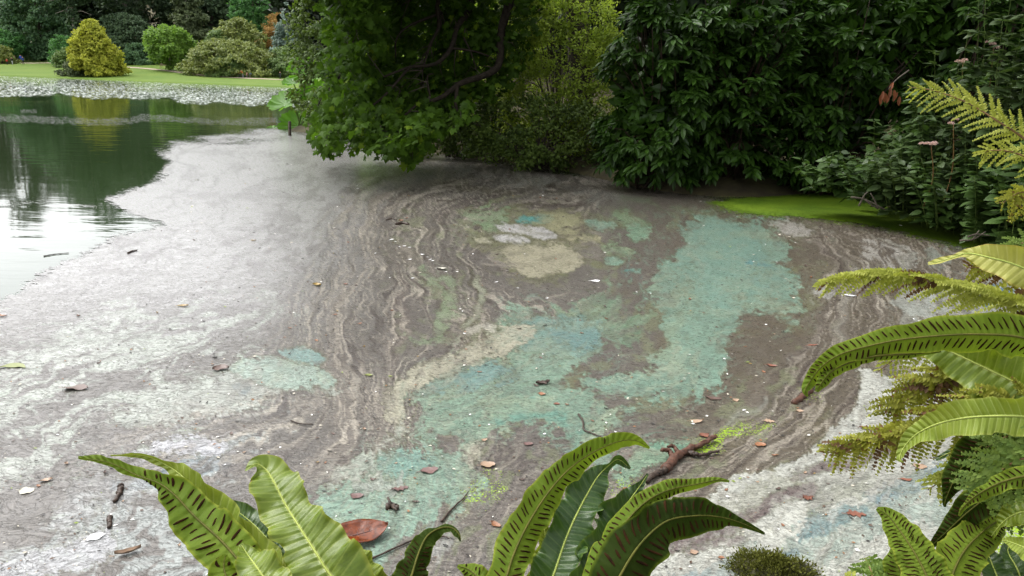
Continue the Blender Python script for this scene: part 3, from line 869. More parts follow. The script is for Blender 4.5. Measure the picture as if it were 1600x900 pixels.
# ------------------------------------------------------------------ duckweed along the right shore
def duckweed():
    poly = [(1110, 316), (1200, 306), (1290, 302), (1385, 316), (1480, 338), (1570, 362), (1640, 388), (1610, 408), (1545, 394), (1450, 371), (1340, 348), (1240, 338), (1160, 332)]
    p = smooth_path(np.array(poly + poly[:1], float), 420)[:-1]
    jit = np.random.default_rng(3)
    ii = np.arange(len(p)); p += 2.2 * np.stack([fbm(ii * 0.35, 0 * ii, 5, 4), fbm(ii * 0.35, 0 * ii + 9, 6, 4)], 1) * [2.0, 1.0]
    V = [G(x, y, 0.008) for x, y in p]
    me = py_mesh("duckweed", V, [list(range(len(V)))[::-1]])
    if me.polygons[0].normal.z < 0: me.flip_normals()
    m, nt, b = mat_base("duckweed")
    geo = nt.nodes.new("ShaderNodeNewGeometry")
    n1 = noise_node(nt, 1.5, 4, 0.6, geo.outputs["Position"]); n2 = noise_node(nt, 26, 4, 0.7, geo.outputs["Position"])
    c = ramp(nt, n1.outputs[0], [(0.3, rgb(64, 90, 10)), (0.7, rgb(94, 118, 20))])
    c = mixc(nt, 0.6, c, ramp(nt, n2.outputs[0], [(0.3, (0.4,) * 3 + (1,)), (0.7, (1.35,) * 3 + (1,))]), 'MULTIPLY')
    nt.links.new(c, b.inputs["Base Color"]); b.inputs["Roughness"].default_value = 0.6
    b.inputs["Specular IOR Level"].default_value = 0.25
    bump(nt, n2.outputs[0], 0.5, 0.006, b)
    dw = new_obj("duckweed", me, m)
    n = 5200                                                   # loose plants along the ragged margin
    e = p[jit.integers(0, len(p), n)] + jit.normal(0, 1, (n, 2)) * [9.0, 2.6]
    pos = np.array([G(x, y, 0.012) for x, y in e])
    ang = jit.uniform(0, 6.28, n)
    leaf_mass("stray_plants", T_DIAMOND, pos, np.stack([np.cos(ang), np.sin(ang), 0 * ang], 1), np.stack([0 * ang, 0 * ang, 1 + 0 * ang], 1), jit.uniform(0.015, 0.05, n), m, dw)
    tag(dw, "bright green duckweed carpet between the scum and the leafy shore", "duckweed", kind="stuff")
duckweed()

# ------------------------------------------------------------------ lily pads glittering before the far lawn
def lily_pads():
    a = np.linspace(0.45, 2 * math.pi - 0.45, 5)
    T = (np.array([[0, 0, 0]] + [[math.cos(x), math.sin(x), 0.0] for x in a]), [(0, i, i + 1) for i in range(1, 5)])
    n = 42000
    px = rng.uniform(-160, 560, n); f = rng.random(n)
    top = 119 + px * 0.0405; bot = 150 + px * 0.033 + 9 * fbm(px * 0.02, 0 * px, 8, 3)
    py = top + (bot - top) * f ** 1.15
    keep = rng.random(n) < 0.4 + 0.6 * sst(1.02, 0.65, f) * sst(-0.5, 0.1, fbm(px * 0.016, py * 0.22, 91, 3) + 0.25)
    px, py = px[keep], py[keep]
    pos = np.array([G(x, y, 0.012) for x, y in zip(px, py)])
    ok = (far_t(pos[:, 0], pos[:, 1]) < -0.5)
    pos = pos[ok]; n = len(pos)
    ang = rng.uniform(0, 6.28, n)
    d = np.stack([np.cos(ang), np.sin(ang), rng.normal(0, 0.03, n)], 1)
    nn = np.stack([rng.normal(0, 0.05, n), rng.normal(0, 0.05, n), np.ones(n)], 1)
    pos[:, 2] += 0.01
    m, nt, b = mat_base("lily_pad")
    geo = nt.nodes.new("ShaderNodeNewGeometry")
    nt.links.new(mixc(nt, geo.outputs["Random Per Island"], rgb(92, 112, 84), rgb(204, 208, 204)), b.inputs["Base Color"])  # near-white end puts the glint of the sky into the pad colour
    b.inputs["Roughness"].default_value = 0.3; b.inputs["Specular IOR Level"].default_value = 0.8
    o = leaf_mass("lily_pads", T, pos, d, nn, rng.uniform(0.05, 0.11, n), m, None)
    tag(o, "band of pale glinting lily pads floating before the far lawn", "lily pads", kind="stuff")
lily_pads()
# ================================================================== FAR TREES AND SHRUBS
PROF = {
    'pyramid': lambda t: np.where(t < 0.06, 0.8 + t * 3.3, (1 - t ** 1.5) ** 0.75),
    'spire': lambda t: np.clip(1 - t, 0, 1) ** 0.85 * (0.82 + 0.18 * np.cos(t * 40)),
    'dome': lambda t: np.sqrt(np.clip(1 - t ** 2.2, 0, 1)),
    'round': lambda t: np.where(t < 0.16, 0.0, np.sqrt(np.clip(1 - ((t - 0.56) / 0.44) ** 2, 0, 1))),
    'tall': lambda t: np.where(t < 0.03, 0.3, np.clip(np.sin(np.clip(t * 0.93 + 0.07, 0, 1) * math.pi), 0, 1) ** 0.55),
    'high': lambda t: np.where(t < 0.45, 0.0, np.clip(np.sin((t - 0.45) / 0.55 * math.pi), 0, 1) ** 0.6),
}
def far_tree(name, label, cat, px, Y, ytop, hw, prof, mat, leaf, ncl, per, group=None, trunk=0.25, tmat='bark', T=T_CLUMP,
             flat=0.6, droop=0.2, clump=None, base_z=None, ztop=None, lean=0.0, outw=0.7):
    base = ground_at(px, Y)
    if base_z is not None: base[2] = base_z
    zt = AY(px, ytop, Y)[2] if ztop is None else ztop
    H = zt - base[2]; W = hw / F_PX * Y
    cl = clump or max(0.35, W * 0.22)
    root = empty(name, base, label, cat, group)
    r = np.random.default_rng(int(px * 13 + Y * 7 + ytop) % 100000)
    t = r.random(ncl * 6); R_ = PROF[prof](t)
    k = r.random(len(t)) < R_ + 0.08; t = t[k][:ncl]; R_ = PROF[prof](t)
    n = len(t)
    th = r.uniform(0, 2 * math.pi, n)
    lob = 1 + 0.16 * np.sin(th * 3 + t * 7 + px) + 0.10 * np.sin(th * 5 - t * 11)
    rad = W * R_ * lob * np.where(r.random(n) < 0.8, r.uniform(0.76, 1.10, n), r.uniform(0.3, 0.8, n))
    C = np.stack([np.cos(th) * rad, np.sin(th) * rad, np.clip(t * H, 0.05 * H, H - cl * 0.4)], 1)
    C[:, 0] += lean * t * H
    mid = np.stack([np.zeros(n), np.zeros(n), np.clip(t - 0.18, 0, 1) * H], 1)
    outn = nrmz(C - mid)
    cr = cl * r.uniform(0.6, 1.25, n)
    pos = np.repeat(C, per, 0); m = len(pos)
    off = r.normal(0, 1, (m, 3)); off = nrmz(off) * (r.random((m, 1)) ** 0.4)
    off[:, 2] *= flat
    pos = pos + off * np.repeat(cr, per)[:, None]
    nn = nrmz(off) * 0.7 + np.repeat(outn, per, 0) * outw + np.array([0, 0, 0.5]) + r.normal(0, 0.35, (m, 3))
    dd = np.repeat(outn, per, 0) * 0.7 + r.normal(0, 0.7, (m, 3)) - np.array([0, 0, droop])
    pos[:, 2] = np.maximum(pos[:, 2], 0.06)
    pos += base
    leaf_mass("crown", T, pos, dd, nn, leaf * r.uniform(0.7, 1.3, m), mat, root)
    if trunk:
        p = np.array([[0, 0, -0.3], [0.04, 0.02, H * 0.3], [-0.05 + lean * H * 0.3, 0.03, H * 0.6], [lean * H * 0.8, 0, H * 0.93]]) + base
        lst = [(smooth_path(p, 14), np.linspace(trunk, trunk * 0.2, 14))]
        for q in range(9):
            h = H * r.uniform(0.25, 0.8); a = r.uniform(0, 6.28); L = W * 0.6 * float(PROF[prof](np.array(h / H)))
            b0 = base + [lean * h, 0, h]
            lst.append((np.array([b0, b0 + [math.cos(a) * L * 0.5, math.sin(a) * L * 0.5, L * 0.12], b0 + [math.cos(a) * L, math.sin(a) * L, L * 0.3]]), np.array([trunk * 0.3, trunk * 0.2, trunk * 0.06])))
        tubes("trunk", lst, M[tmat], root, 7)
    return root

M['golden'] = leaf_mat('golden_foliage', rgb(98, 110, 34), rgb(190, 190, 70), 0.7, 0.2, 0.2, nscale=0.5)
M['lime'] = leaf_mat('lime_foliage', rgb(70, 102, 40), rgb(128, 160, 66), 0.6, 0.3, 0.25, nscale=0.6)
M['rhodo'] = leaf_mat('rhododendron_foliage', rgb(70, 88, 42), rgb(138, 146, 70), 0.55, 0.15, 0.3, nscale=0.5)
M['rhodo2'] = leaf_mat('rhododendron_green', rgb(60, 86, 44), rgb(112, 134, 66), 0.55, 0.15, 0.3, nscale=0.5)
M['dark_con'] = leaf_mat('dark_conifer', rgb(44, 64, 46), rgb(84, 104, 68), 0.65, 0.12, 0.25, nscale=0.4)
M['olive_con'] = leaf_mat('olive_conifer', rgb(56, 68, 46), rgb(100, 112, 72), 0.65, 0.12, 0.25, nscale=0.4)
M['blue_con'] = leaf_mat('blue_conifer', rgb(62, 82, 76), rgb(120, 140, 124), 0.65, 0.12, 0.25, nscale=0.4)
M['bluegreen'] = leaf_mat('blue_green_foliage', rgb(52, 82, 58), rgb(98, 128, 84), 0.6, 0.2, 0.25, nscale=0.25)
M['midgreen'] = leaf_mat('mid_green_foliage', rgb(50, 92, 50), rgb(92, 138, 72), 0.6, 0.25, 0.25, nscale=0.3)
M['wood'] = leaf_mat('woodland_foliage', rgb(36, 52, 38), rgb(76, 94, 62), 0.65, 0.15, 0.2, nscale=0.15)
M['purple'] = leaf_mat('copper_foliage', rgb(48, 44, 46), rgb(88, 78, 74), 0.65, 0.15, 0.2, nscale=0.2)
M['bracken'] = leaf_mat('bracken_foliage', rgb(112, 84, 44), rgb(170, 138, 84), 0.8, 0.2, 0.15, nscale=0.8)

def ft(name, label, cat, px, *a, **k):
    return far_tree(name, label, cat, px + 9, *a, **k)
ft("golden_conifer", "broad golden yellow conifer standing by the far shore", "conifer", 140, 126, 31, 35, 'pyramid', M['golden'], 0.40, 520, 40, trunk=0.35, flat=0.45, clump=0.62, outw=1.0)
ft("low_conifer", "low olive-gold skirt of a shrub at the left foot of the golden conifer", "shrub", 106, 124, 96, 16, 'dome', M['olive_con'], 0.35, 90, 30, trunk=0.1, clump=0.45)
ft("broadleaf_tree", "small bright green broadleaf tree with a short trunk beside the far bench", "tree", 257, 142, 40, 30, 'round', M['lime'], 0.50, 230, 36, trunk=0.20, tmat='bark_pale', clump=0.75)
ft("rhododendron", "largest domed olive-green rhododendron behind the far path", "shrub", 352, 135, 62, 58, 'dome', M['rhodo'], 0.40, 420, 36, trunk=0.2, clump=0.8, flat=0.5, group="rhododendrons behind the far path")
ft("rhododendron", "smaller fresh green rhododendron in front of the largest dome", "shrub", 345, 131, 88, 25, 'dome', M['rhodo2'], 0.36, 150, 34, trunk=0.15, clump=0.6, group="rhododendrons behind the far path")
ft("rhododendron", "left shoulder of rhododendron next to the small bright green tree", "shrub", 315, 137, 70, 26, 'dome', M['rhodo'], 0.38, 180, 34, trunk=0.15, clump=0.7, group="rhododendrons behind the far path")
ft("rhododendron", "rounded rhododendron above the lone walker, right of the largest dome", "shrub", 448, 138, 72, 36, 'dome', M['rhodo2'], 0.38, 260, 34, trunk=0.15, clump=0.7, group="rhododendrons behind the far path")
ft("rhododendron", "pale olive rhododendron rising behind the largest dome below the green tree", "shrub", 365, 155, 29, 40, 'dome', M['rhodo'], 0.46, 300, 34, trunk=0.2, clump=0.9, group="rhododendrons behind the far path")
ft("rhododendron", "small olive rhododendron behind, left of the pale one and right of the dark spruce", "shrub", 332, 150, 48, 20, 'dome', M['rhodo2'], 0.42, 130, 32, trunk=0.15, clump=0.7, group="rhododendrons behind the far path")
ft("shrub", "dull green bush left of the golden conifer with a paler top", "shrub", 97, 146, 75, 16, 'dome', M['rhodo2'], 0.34, 130, 30, trunk=0.1, clump=0.5)
ft("shrub", "fresh green layered bush peeping over the dull bush by the bare trunk", "shrub", 93, 153, 53, 17, 'dome', M['midgreen'], 0.36, 120, 30, trunk=0.1, clump=0.6, flat=0.35)
ft("shrub", "green bush between the golden conifer and the small bright tree", "shrub", 208, 157, 68, 19, 'dome', M['bluegreen'], 0.36, 140, 30, trunk=0.1, clump=0.6)
ft("shrub", "yellowish bush cut off by the left picture edge on the far lawn", "shrub", -4, 155, 72, 17, 'dome', M['rhodo'], 0.34, 120, 30, trunk=0.1, clump=0.5)
ft("broadleaf_tree", "green spreading tree above the yellowish bush at the left picture edge", "tree", 6, 162, 47, 24, 'round', M['midgreen'], 0.5, 150, 30, trunk=0.2, clump=0.8, flat=0.4)
ft("broadleaf_tree", "large blue-green tree with full crown behind the group of walkers", "tree", 60, 168, -40, 42, 'tall', M['bluegreen'], 0.62, 420, 36, trunk=0.5, clump=1.25)
ft("conifer", "olive-dark spruce with tiered branches behind the small bright green tree", "conifer", 290, 165, -60, 40, 'spire', M['olive_con'], 0.6, 420, 36, trunk=0.35, tmat='bark_pale', flat=0.3, droop=0.6, clump=0.9)
ft("cedar", "dark flat-layered cedar right of the golden conifer", "conifer", 196, 162, 20, 40, 'dome', M['dark_con'], 0.5, 300, 34, trunk=0.35, flat=0.18, droop=0.1, clump=1.4)
ft("weeping_conifer", "grey-blue weeping conifer beside the overhanging sycamore", "conifer", 458, 150, 2, 30, 'tall', M['blue_con'], 0.55, 320, 36, trunk=0.3, droop=1.4, clump=0.8)
ft("broadleaf_tree", "mid-green tree standing above the pale rhododendrons", "tree", 392, 175, -30, 32, 'tall', M['midgreen'], 0.6, 300, 36, trunk=0.35, clump=1.0)
ft("shrub", "small green bush at the top of the orange bracken slope", "shrub", 418, 182, 16, 18, 'dome', M['rhodo2'], 0.5, 110, 30, trunk=0.1, clump=0.8, base_z=9.5)
ft("bracken_patch", "orange-brown bracken slope left of the grey-blue conifer", "bracken", 432, 168, 20, 30, 'dome', M['bracken'], 0.42, 300, 30, trunk=0, clump=0.9, flat=0.4)

def bare_trunk_tree(px, Y, w, lab, mat, rad):
    base = ground_at(px, Y)
    root = far_tree("tall_pine", lab, "tree", px, Y, 0, w, 'high', mat, 0.6, 300, 34, trunk=0, ztop=base[2] + 24, clump=1.3, flat=0.3, droop=0.5)
    p = np.array([base + [0, 0, -0.3], base + [-0.1, 0, 7], base + [0.1, 0.1, 14], base + [0, 0, 23]])
    tubes("trunk", [(smooth_path(p, 16), np.linspace(rad, rad * 0.35, 16))], M['bark_pale'], root, 8)
    lst = []
    r = np.random.default_rng(int(px))
    for q in range(12):
        h = r.uniform(7.5, 20); a = r.uniform(0, 6.28); L = r.uniform(2, 4.4)
        b0 = base + [0, 0, h]
        tubes("branch", [(np.array([b0, b0 + [math.cos(a) * L * .5, math.sin(a) * L * .5, 0.3], b0 + [math.cos(a) * L, math.sin(a) * L, -0.4]]), np.array([0.12, 0.08, 0.03]))], M['bark_pale'], root, 6)
bare_trunk_tree(124, 160, 34, "tall tree with a straight pale bare trunk behind the golden conifer", M['dark_con'], 0.36)
bare_trunk_tree(205, 170, 44, "tall tree with a thick pale trunk rising out of the dark cedar", M['dark_con'], 0.52)

# the wood that closes the view, tree by tree; tall enough to darken the water
WOOD = [(-330, 176, 'wood'), (-270, 168, 'dark_con'), (-205, 178, 'purple'), (-150, 165, 'wood'), (-92, 174, 'wood'), (-40, 160, 'purple'), (14, 166, 'purple'), (70, 178, 'wood'),
        (112, 162, 'wood'), (150, 176, 'dark_con'), (182, 164, 'wood'), (226, 160, 'wood'), (262, 178, 'wood'), (300, 172, 'wood'), (336, 166, 'dark_con'), (372, 182, 'wood'), (414, 190, 'wood'),
        (455, 178, 'dark_con'), (500, 172, 'wood'), (550, 166, 'wood'), (610, 172, 'wood'), (680, 176, 'wood'), (750, 170, 'wood')]
WHERE = ["far outside the left edge", "left of the picture, blue-green", "left of the picture, purplish", "left of the picture, plain", "just outside the left edge", "purplish, cut by the left picture edge",
         "purplish, above the far walkers", "dark green, behind the large blue-green tree", "dark green, behind the straight bare trunk", "blue-green, behind the golden conifer's top", "dark green, left of the thick pale trunk",
         "dark green, right of the thick pale trunk", "dark green, left behind the tiered spruce", "dark green, right behind the tiered spruce", "blue-green, between spruce and mid-green tree", "dark green, behind the mid-green tree",
         "dark green, above the orange bracken", "blue-green, behind the grey-blue weeping conifer", "dark green, seen at the sycamore's left edge", "hidden behind the sycamore's left side", "hidden behind the middle of the sycamore", "hidden behind the sycamore's limb", "hidden behind the yellow-green shrub"]
for i, (px, Y, mk) in enumerate(WOOD):
    Y += 24
    b = ground_at(px, Y)
    z = 34 + 3.5 * math.sin(i * 2.3) + (2 if mk == 'dark_con' else 0)
    far_tree("woodland_tree", "tall tree of the far wood, " + WHERE[i], "tree", px, Y, 0, 44 + 6 * math.sin(i * 1.7),
             'tall', M[mk], 1.15, 190, 34, T=T_DIAMOND, group="tall trees of the far wood", trunk=0.5, ztop=z, clump=1.9, flat=0.7)

# ================================================================== RIGHT SHORE
def bank_z(p):
    d = np.min(np.hypot(rb[:, 0] - p[0], rb[:, 1] - p[1]))
    return float(np.interp(d, [0, 0.25, 0.8, 2, 5, 10, 22], [0.0, 0.13, 0.28, 0.6, 1.5, 2.9, 5.8]))

M['yew'] = leaf_mat('yew_foliage', rgb(18, 28, 18), rgb(38, 52, 30), 0.6, 0.1, 0.25, nscale=0.5)
for px, Y, w, h, lab in ((560, 37, 4.0, 10, "dark tall tree on the bank behind the sycamore"), (700, 34, 3.6, 9, "dark tall tree behind the sycamore and the yellow-green shrub"),
                         (860, 30, 3.8, 10.5, "dark tall tree behind the yellow-green shrub"),
                         (1030, 25, 3.6, 11.5, "dark tall evergreen behind the left laurel"), (1230, 23, 3.6, 11.5, "dark tall evergreen behind the middle laurel"),
                         (1430, 21, 3.4, 11, "dark tall evergreen behind the right laurel"), (1640, 18.5, 3.4, 10.5, "dark tall evergreen above the flowering weeds"),
                         (1900, 14.5, 3.0, 9, "dark tall evergreen out on the right bank")):
    p = AY(px, 130, Y); bz = bank_z(p)
    far_tree("evergreen_tree", lab, "tree", px, Y, 0, w * F_PX / Y, 'tall', M['yew'], 0.42, 400, 38, T=T_DIAMOND, group="tall evergreens behind the right shore",
             trunk=0.28, base_z=bz, ztop=bz + h, clump=0.9, flat=0.7)

# ------------------------------------------------------------------ sycamore leaning over the water
def in_poly(x, y, poly):
    return poly_sd(np.asarray(x, float), np.asarray(y, float), poly, smooth=False) > 0

M['bark_dark'] = plain_mat('bark_dark', rgb(26, 22, 18), rgb(52, 46, 38), 14, 0.9, 0.6, 0.02, spec=0.1)
def sycamore():
    M['syc'] = leaf_mat('sycamore_leaf', rgb(26, 44, 9), rgb(74, 104, 26), 0.65, 0.40, 0.12, odd=rgb(90, 112, 24), odd_share=0.05, nscale=0.9)
    tb = AY(905, 250, 19.0); tb[2] = bank_z(tb)
    root = empty("sycamore_tree", tb, "sycamore with lobed leaves and dark crooked limbs hanging over the water", "tree")
    D = lambda *q: np.array([P(x, y, d) for x, y, d in q])
    trunk = np.vstack([[tb + [0, 0, -0.4]], [tb + [-0.1, 0, 1.8]], [tb + [-0.4, -0.4, 3.6]], [tb + [-0.9, -0.9, 5.4]], [tb + [-1.6, -1.2, 7.5]]])
    tubes("trunk", [(smooth_path(trunk, 14), np.linspace(0.34, 0.16, 14))], M['bark'], root, 9)
    limbs = [
        (D((860, -190, 17.5), (815, -60, 16.6), (797, 0, 16.2), (783, 50, 16.0), (780, 98, 15.8), (762, 116, 15.5), (720, 130, 15.2), (690, 152, 15.0), (650, 165, 14.7)), 0.13, 0.035),
        (D((850, -200, 17.5), (740, -60, 16.4), (735, 10, 16.0), (715, 40, 15.8), (705, 75, 15.4), (680, 100, 15.2), (640, 105, 14.8), (600, 120, 14.4)), 0.09, 0.02),
        (D((770, -80, 16.4), (690, -10, 15.8), (686, 40, 15.6), (672, 70, 15.4), (660, 110, 15.2)), 0.06, 0.02),
        (D((720, -60, 16.0), (600, -5, 15.2), (560, 40, 15.0), (545, 80, 14.8), (530, 120, 14.4)), 0.06, 0.015),
        (D((640, 0, 15.6), (640, -40, 15.8), (660, -90, 16.2)), 0.05, 0.05),
        (D((705, 75, 15.4), (740, 80, 15.4), (765, 88, 15.5)), 0.03, 0.012),
        (D((690, 20, 15.8), (640, 40, 15.2), (620, 60, 15.0), (618, 90, 14.8)), 0.035, 0.01),
        (D((715, 130, 15.2), (712, 160, 15.0), (715, 175, 15.0)), 0.045, 0.03),
        (D((580, 30, 15.0), (575, 60, 15.0), (585, 85, 14.9)), 0.02, 0.008),
        (D((725, 60, 15.6), (735, 80, 15.4), (745, 110, 15.2)), 0.025, 0.01),
        (D((640, 105, 14.8), (600, 150, 14.4), (560, 180, 14.2), (520, 200, 14.0)), 0.03, 0.01),
        (D((650, 165, 14.7), (620, 190, 14.4), (590, 205, 14.2)), 0.03, 0.01),
        (D((530, 120, 14.4), (505, 150, 14.2), (490, 180, 14.2)), 0.018, 0.008),
        (D((672, 150, 15.0), (668, 120, 15.2), (678, 115, 15.2)), 0.02, 0.01),
    ]
    for q, r0, r1 in limbs:
        tubes("limb", [(smooth_path(q, 22), np.linspace(r0, r1, 22))], M['bark_dark'], root, 7)
    # leaf sprays
    r = np.random.default_rng(21)
    outline = [(522, -60), (512, 0), (516, 60), (510, 110), (512, 140), (498, 168), (494, 196), (500, 214), (512, 238), (532, 228), (560, 226), (590, 232), (622, 236), (640, 248), (660, 234), (668, 214), (700, 196), (722, 190), (738, 160), (762, 140), (800, 128), (826, 60), (850, -60)]
    n = 3500
    x = r.uniform(465, 850, n); y = r.uniform(-60, 250, n)
    ok = in_poly(x, y, outline)
    # thin where light comes through in the photograph's upper middle
    thin = np.exp(-(((x - 655) / 60) ** 2 + ((y - 60) / 50) ** 2)) * 0.72 + np.exp(-(((x - 770) / 50) ** 2 + ((y - 110) / 50) ** 2)) * 0.75 + np.exp(-(((x - 800) / 40) ** 2 + ((y - 30) / 50) ** 2)) * 0.6
    thin = np.maximum(thin, 0.5 * sst(660, 740, x) * sst(200, 150, y))
    thin = np.maximum(thin, 0.6 * sst(-0.05, 0.35, fbm(x * 0.03, y * 0.05, 77, 3)))
    ok &= r.random(n) > thin
    x, y = x[ok], y[ok]
    dep = r.uniform(13.2, 17.2, len(x)) - 0.7 * sst(100, 240, y)
    back = sst(560, 640, x) * sst(190, 140, y)
    dep = dep * (1 - back) + back * r.uniform(15.7, 17.6, len(x))
    C = np.array([P(a, b, d) for a, b, d in zip(x, y, dep)])
    # the crown goes on above the picture
    m = 700
    up = np.stack([r.uniform(-5.2, 0.6, m), r.uniform(13.5, 17.5, m), r.uniform(3.9, 8.0, m)], 1)
    up = up[((up[:, 0] + 2.4) / 3.0) ** 2 + ((up[:, 1] - 15.3) / 2.2) ** 2 + ((up[:, 2] - 4.2) / 3.8) ** 2 < 1]
    per = 8
    def spray(C, per, s0, s1):
        k = len(C)
        ax = np.stack([r.normal(-0.5, 0.6, k), r.normal(-0.35, 0.5, k), r.normal(-0.25, 0.25, k)], 1); ax = nrmz(ax)
        pos = np.repeat(C, per, 0); mm = len(pos)
        u = r.uniform(-0.28, 0.28, mm)
        pos = pos + np.repeat(ax, per, 0) * u[:, None] + r.normal(0, 0.055, (mm, 3))
        side = r.normal(0, 1, (mm, 3)); side[:, 2] *= 0.3
        d = np.repeat(ax, per, 0) * 0.6 + side * 0.6 + np.array([0, 0, -0.55])
        nn = np.array([-0.1, -0.45, 0.75]) + r.normal(0, 0.38, (mm, 3))
        return pos, d, nn, r.uniform(s0, s1, mm)
    p1, d1, n1, s1 = spray(C, per, 0.10, 0.19)
    ppx, ppy, _ = to_px(p1)
    k = (ppy < 262) & (p1[:, 2] > 0.12)
    leaf_set("leaf", T_MAPLE, p1[k], d1[k], n1[k], s1[k], M['syc'], root, 300)
    # the lowest tips, nearly touching the water
    lx = np.array([496, 502, 508, 512, 516, 530, 618, 634, 640, 646, 652, 658, 637, 643, 514, 655])
    ly = np.array([216, 224, 230, 236, 232, 226, 234, 242, 250, 247, 244, 238, 246, 254, 240, 241])
    tips = np.array([P(a, b, 14.0) for a, b in zip(lx, ly)])
    q, qd, qn, qs = spray(tips, 4, 0.12, 0.19)
    q = q * 0.35 + np.repeat(tips, 4, 0) * 0.65; q[:, 2] = np.maximum(q[:, 2], 0.2)
    qd[:, 2] -= 0.8; qn = qn * [1, 1, 0.3] + [0, -0.6, 0]
    leaf_set("hanging_leaf", T_MAPLE, q, qd, qn, qs, M['syc'], root, 72)
    p2, d2, n2, s2 = spray(up, 9, 0.22, 0.36)
    leaf_mass("upper_foliage", T_MAPLE, p2, d2, n2, s2, M['syc'], root)
    # twigs joining the sprays to the limbs
    lp = np.vstack([smooth_path(q, 30) for q, _, _ in limbs])
    lst = []
    for c in tips:
        j = np.argmin(np.sum((C - c - [0, 0, 0.45]) ** 2, 1))
        lst.append((smooth_path(np.array([C[j], (C[j] + c) / 2 + [0, 0, 0.05], c]), 5), np.linspace(0.009, 0.004, 5)))
    for c in C[::7]:
        j = np.argmin(np.sum((lp - c) ** 2, 1))
        if np.linalg.norm(lp[j] - c) < 2.2:
            mid = (lp[j] + c) / 2 + r.normal(0, 0.1, 3) + [0, 0, 0.1]
            lst.append((smooth_path(np.array([lp[j], mid, c]), 5), np.linspace(0.011, 0.004, 5)))
    o = tubes("twigs", lst, M['bark'], root, 4); o["kind"] = "stuff"
sycamore()

# ------------------------------------------------------------------ shrubs and laurels on the right shore
def leafy_shrub(name, label, cat, px, Y, hw, ztop, depth, mat, leaf, n, T=T_OVATE, zbot=None, seed=1, n_single=0, up=0.5, clumps=90, cl=0.32, droop=0.2, group=None):
    base = AY(px, 130, Y); base[2] = bank_z(base)
    zb = base[2] if zbot is None else zbot
    root = empty(name, base, label, cat, group)
    r = np.random.default_rng(seed)
    H = ztop - zb
    t = r.random(clumps); th = r.uniform(0, 2 * math.pi, clumps)
    th = np.where(r.random(clumps) < 0.65, -math.pi / 2 + r.normal(0, 0.9, clumps), th)
    R_ = np.sqrt(np.clip(1 - (np.abs(t - 0.4) / 0.62) ** 2.2, 0.02, 1))
    C = np.stack([base[0] + hw * R_ * np.cos(th) * r.uniform(0.7, 1, clumps), base[1] + depth * R_ * np.sin(th) * r.uniform(0.7, 1, clumps), zb + t * H], 1)
    per = n // clumps
    out = nrmz(C - np.array([base[0], base[1], zb + 0.3 * H]))
    pos = np.repeat(C, per, 0); m = len(pos)
    off = nrmz(r.normal(0, 1, (m, 3))) * r.random((m, 1)) ** 0.45 * np.repeat(cl * r.uniform(0.6, 1.3, clumps), per)[:, None]
    pos = pos + off * [1, 1, 0.75]
    nn = np.repeat(out, per, 0) * 0.5 + nrmz(off) * 0.4 + [0, 0, up] + r.normal(0, 0.35, (m, 3))
    d = np.repeat(out, per, 0) * 0.5 + r.normal(0, 0.7, (m, 3)) - [0, 0, droop]
    k = pos[:, 2] > 0.05
    leaf_set("leaf", T, pos[k], d[k], nn[k], leaf * r.uniform(0.65, 1.3, k.sum()), mat, root, n_single)
    lst = []
    for c in C[::4]:
        b0 = base + r.normal(0, 0.12, 3) * [1, 1, 0] - [0, 0, 0.15]
        lst.append((smooth_path(np.array([b0, (b0 + c) / 2 + [0, 0, 0.15 * H], c]), 6), np.linspace(0.02, 0.006, 6)))
    tubes("stems", lst, M['bark'], root, 5)
    return root
M['yellowgreen'] = leaf_mat('yellow_green_leaf', rgb(86, 108, 32), rgb(156, 174, 68), 0.6, 0.4, 0.25, nscale=1.5)
M['backlit'] = leaf_mat('backlit_green_leaf', rgb(90, 124, 30), rgb(160, 196, 56), 0.55, 0.45, 0.25, nscale=1.5)  # light coming through the leaves is put into this bright green
M['under'] = leaf_mat('undergrowth_leaf', rgb(42, 60, 22), rgb(92, 112, 42), 0.6, 0.25, 0.3, nscale=1.5)
leafy_shrub("spiraea_shrub", "yellow-green small-leaved shrub between sycamore and dark laurel", "shrub", 880, 18.5, 1.55, 4.1, 1.3, M['yellowgreen'], 0.085, 16000, T_DIAMOND, seed=3, clumps=220, cl=0.28, up=0.7)
leafy_shrub("spiraea_shrub", "yellow-green shrub seen through the sycamore limbs", "shrub", 770, 20.0, 1.5, 4.3, 1.2, M['yellowgreen'], 0.085, 10000, T_DIAMOND, seed=4, clumps=160, cl=0.3, up=0.7)
leafy_shrub("fresh_shrub", "fresh green backlit shrub behind the middle of the sycamore", "shrub", 655, 22.0, 1.9, 5.0, 1.2, M['backlit'], 0.13, 9000, T_CLUMP, seed=5, clumps=140, cl=0.36)
leafy_shrub("fresh_shrub", "dull green shrub behind the left side of the sycamore", "shrub", 540, 25.0, 1.8, 5.5, 1.4, M['under'], 0.15, 8000, T_CLUMP, seed=6, clumps=130, cl=0.4)
leafy_shrub("undergrowth_shrub", "dark undergrowth at the waterline below the yellow-green shrub", "shrub", 850, 17.0, 1.9, 1.5, 0.7, M['under'], 0.10, 5200, T_CLUMP, seed=7, clumps=110, cl=0.25, n_single=40)
leafy_shrub("undergrowth_shrub", "dark undergrowth at the waterline below the sycamore limb", "shrub", 715, 19.0, 1.6, 1.7, 0.7, M['under'], 0.11, 4600, T_CLUMP, seed=8, clumps=100, cl=0.26, n_single=40)
leafy_shrub("undergrowth_shrub", "low greenish undergrowth behind the hanging sycamore tips", "shrub", 580, 23.0, 2.2, 1.6, 0.8, M['under'], 0.12, 4600, T_CLUMP, seed=9, clumps=100, cl=0.28)

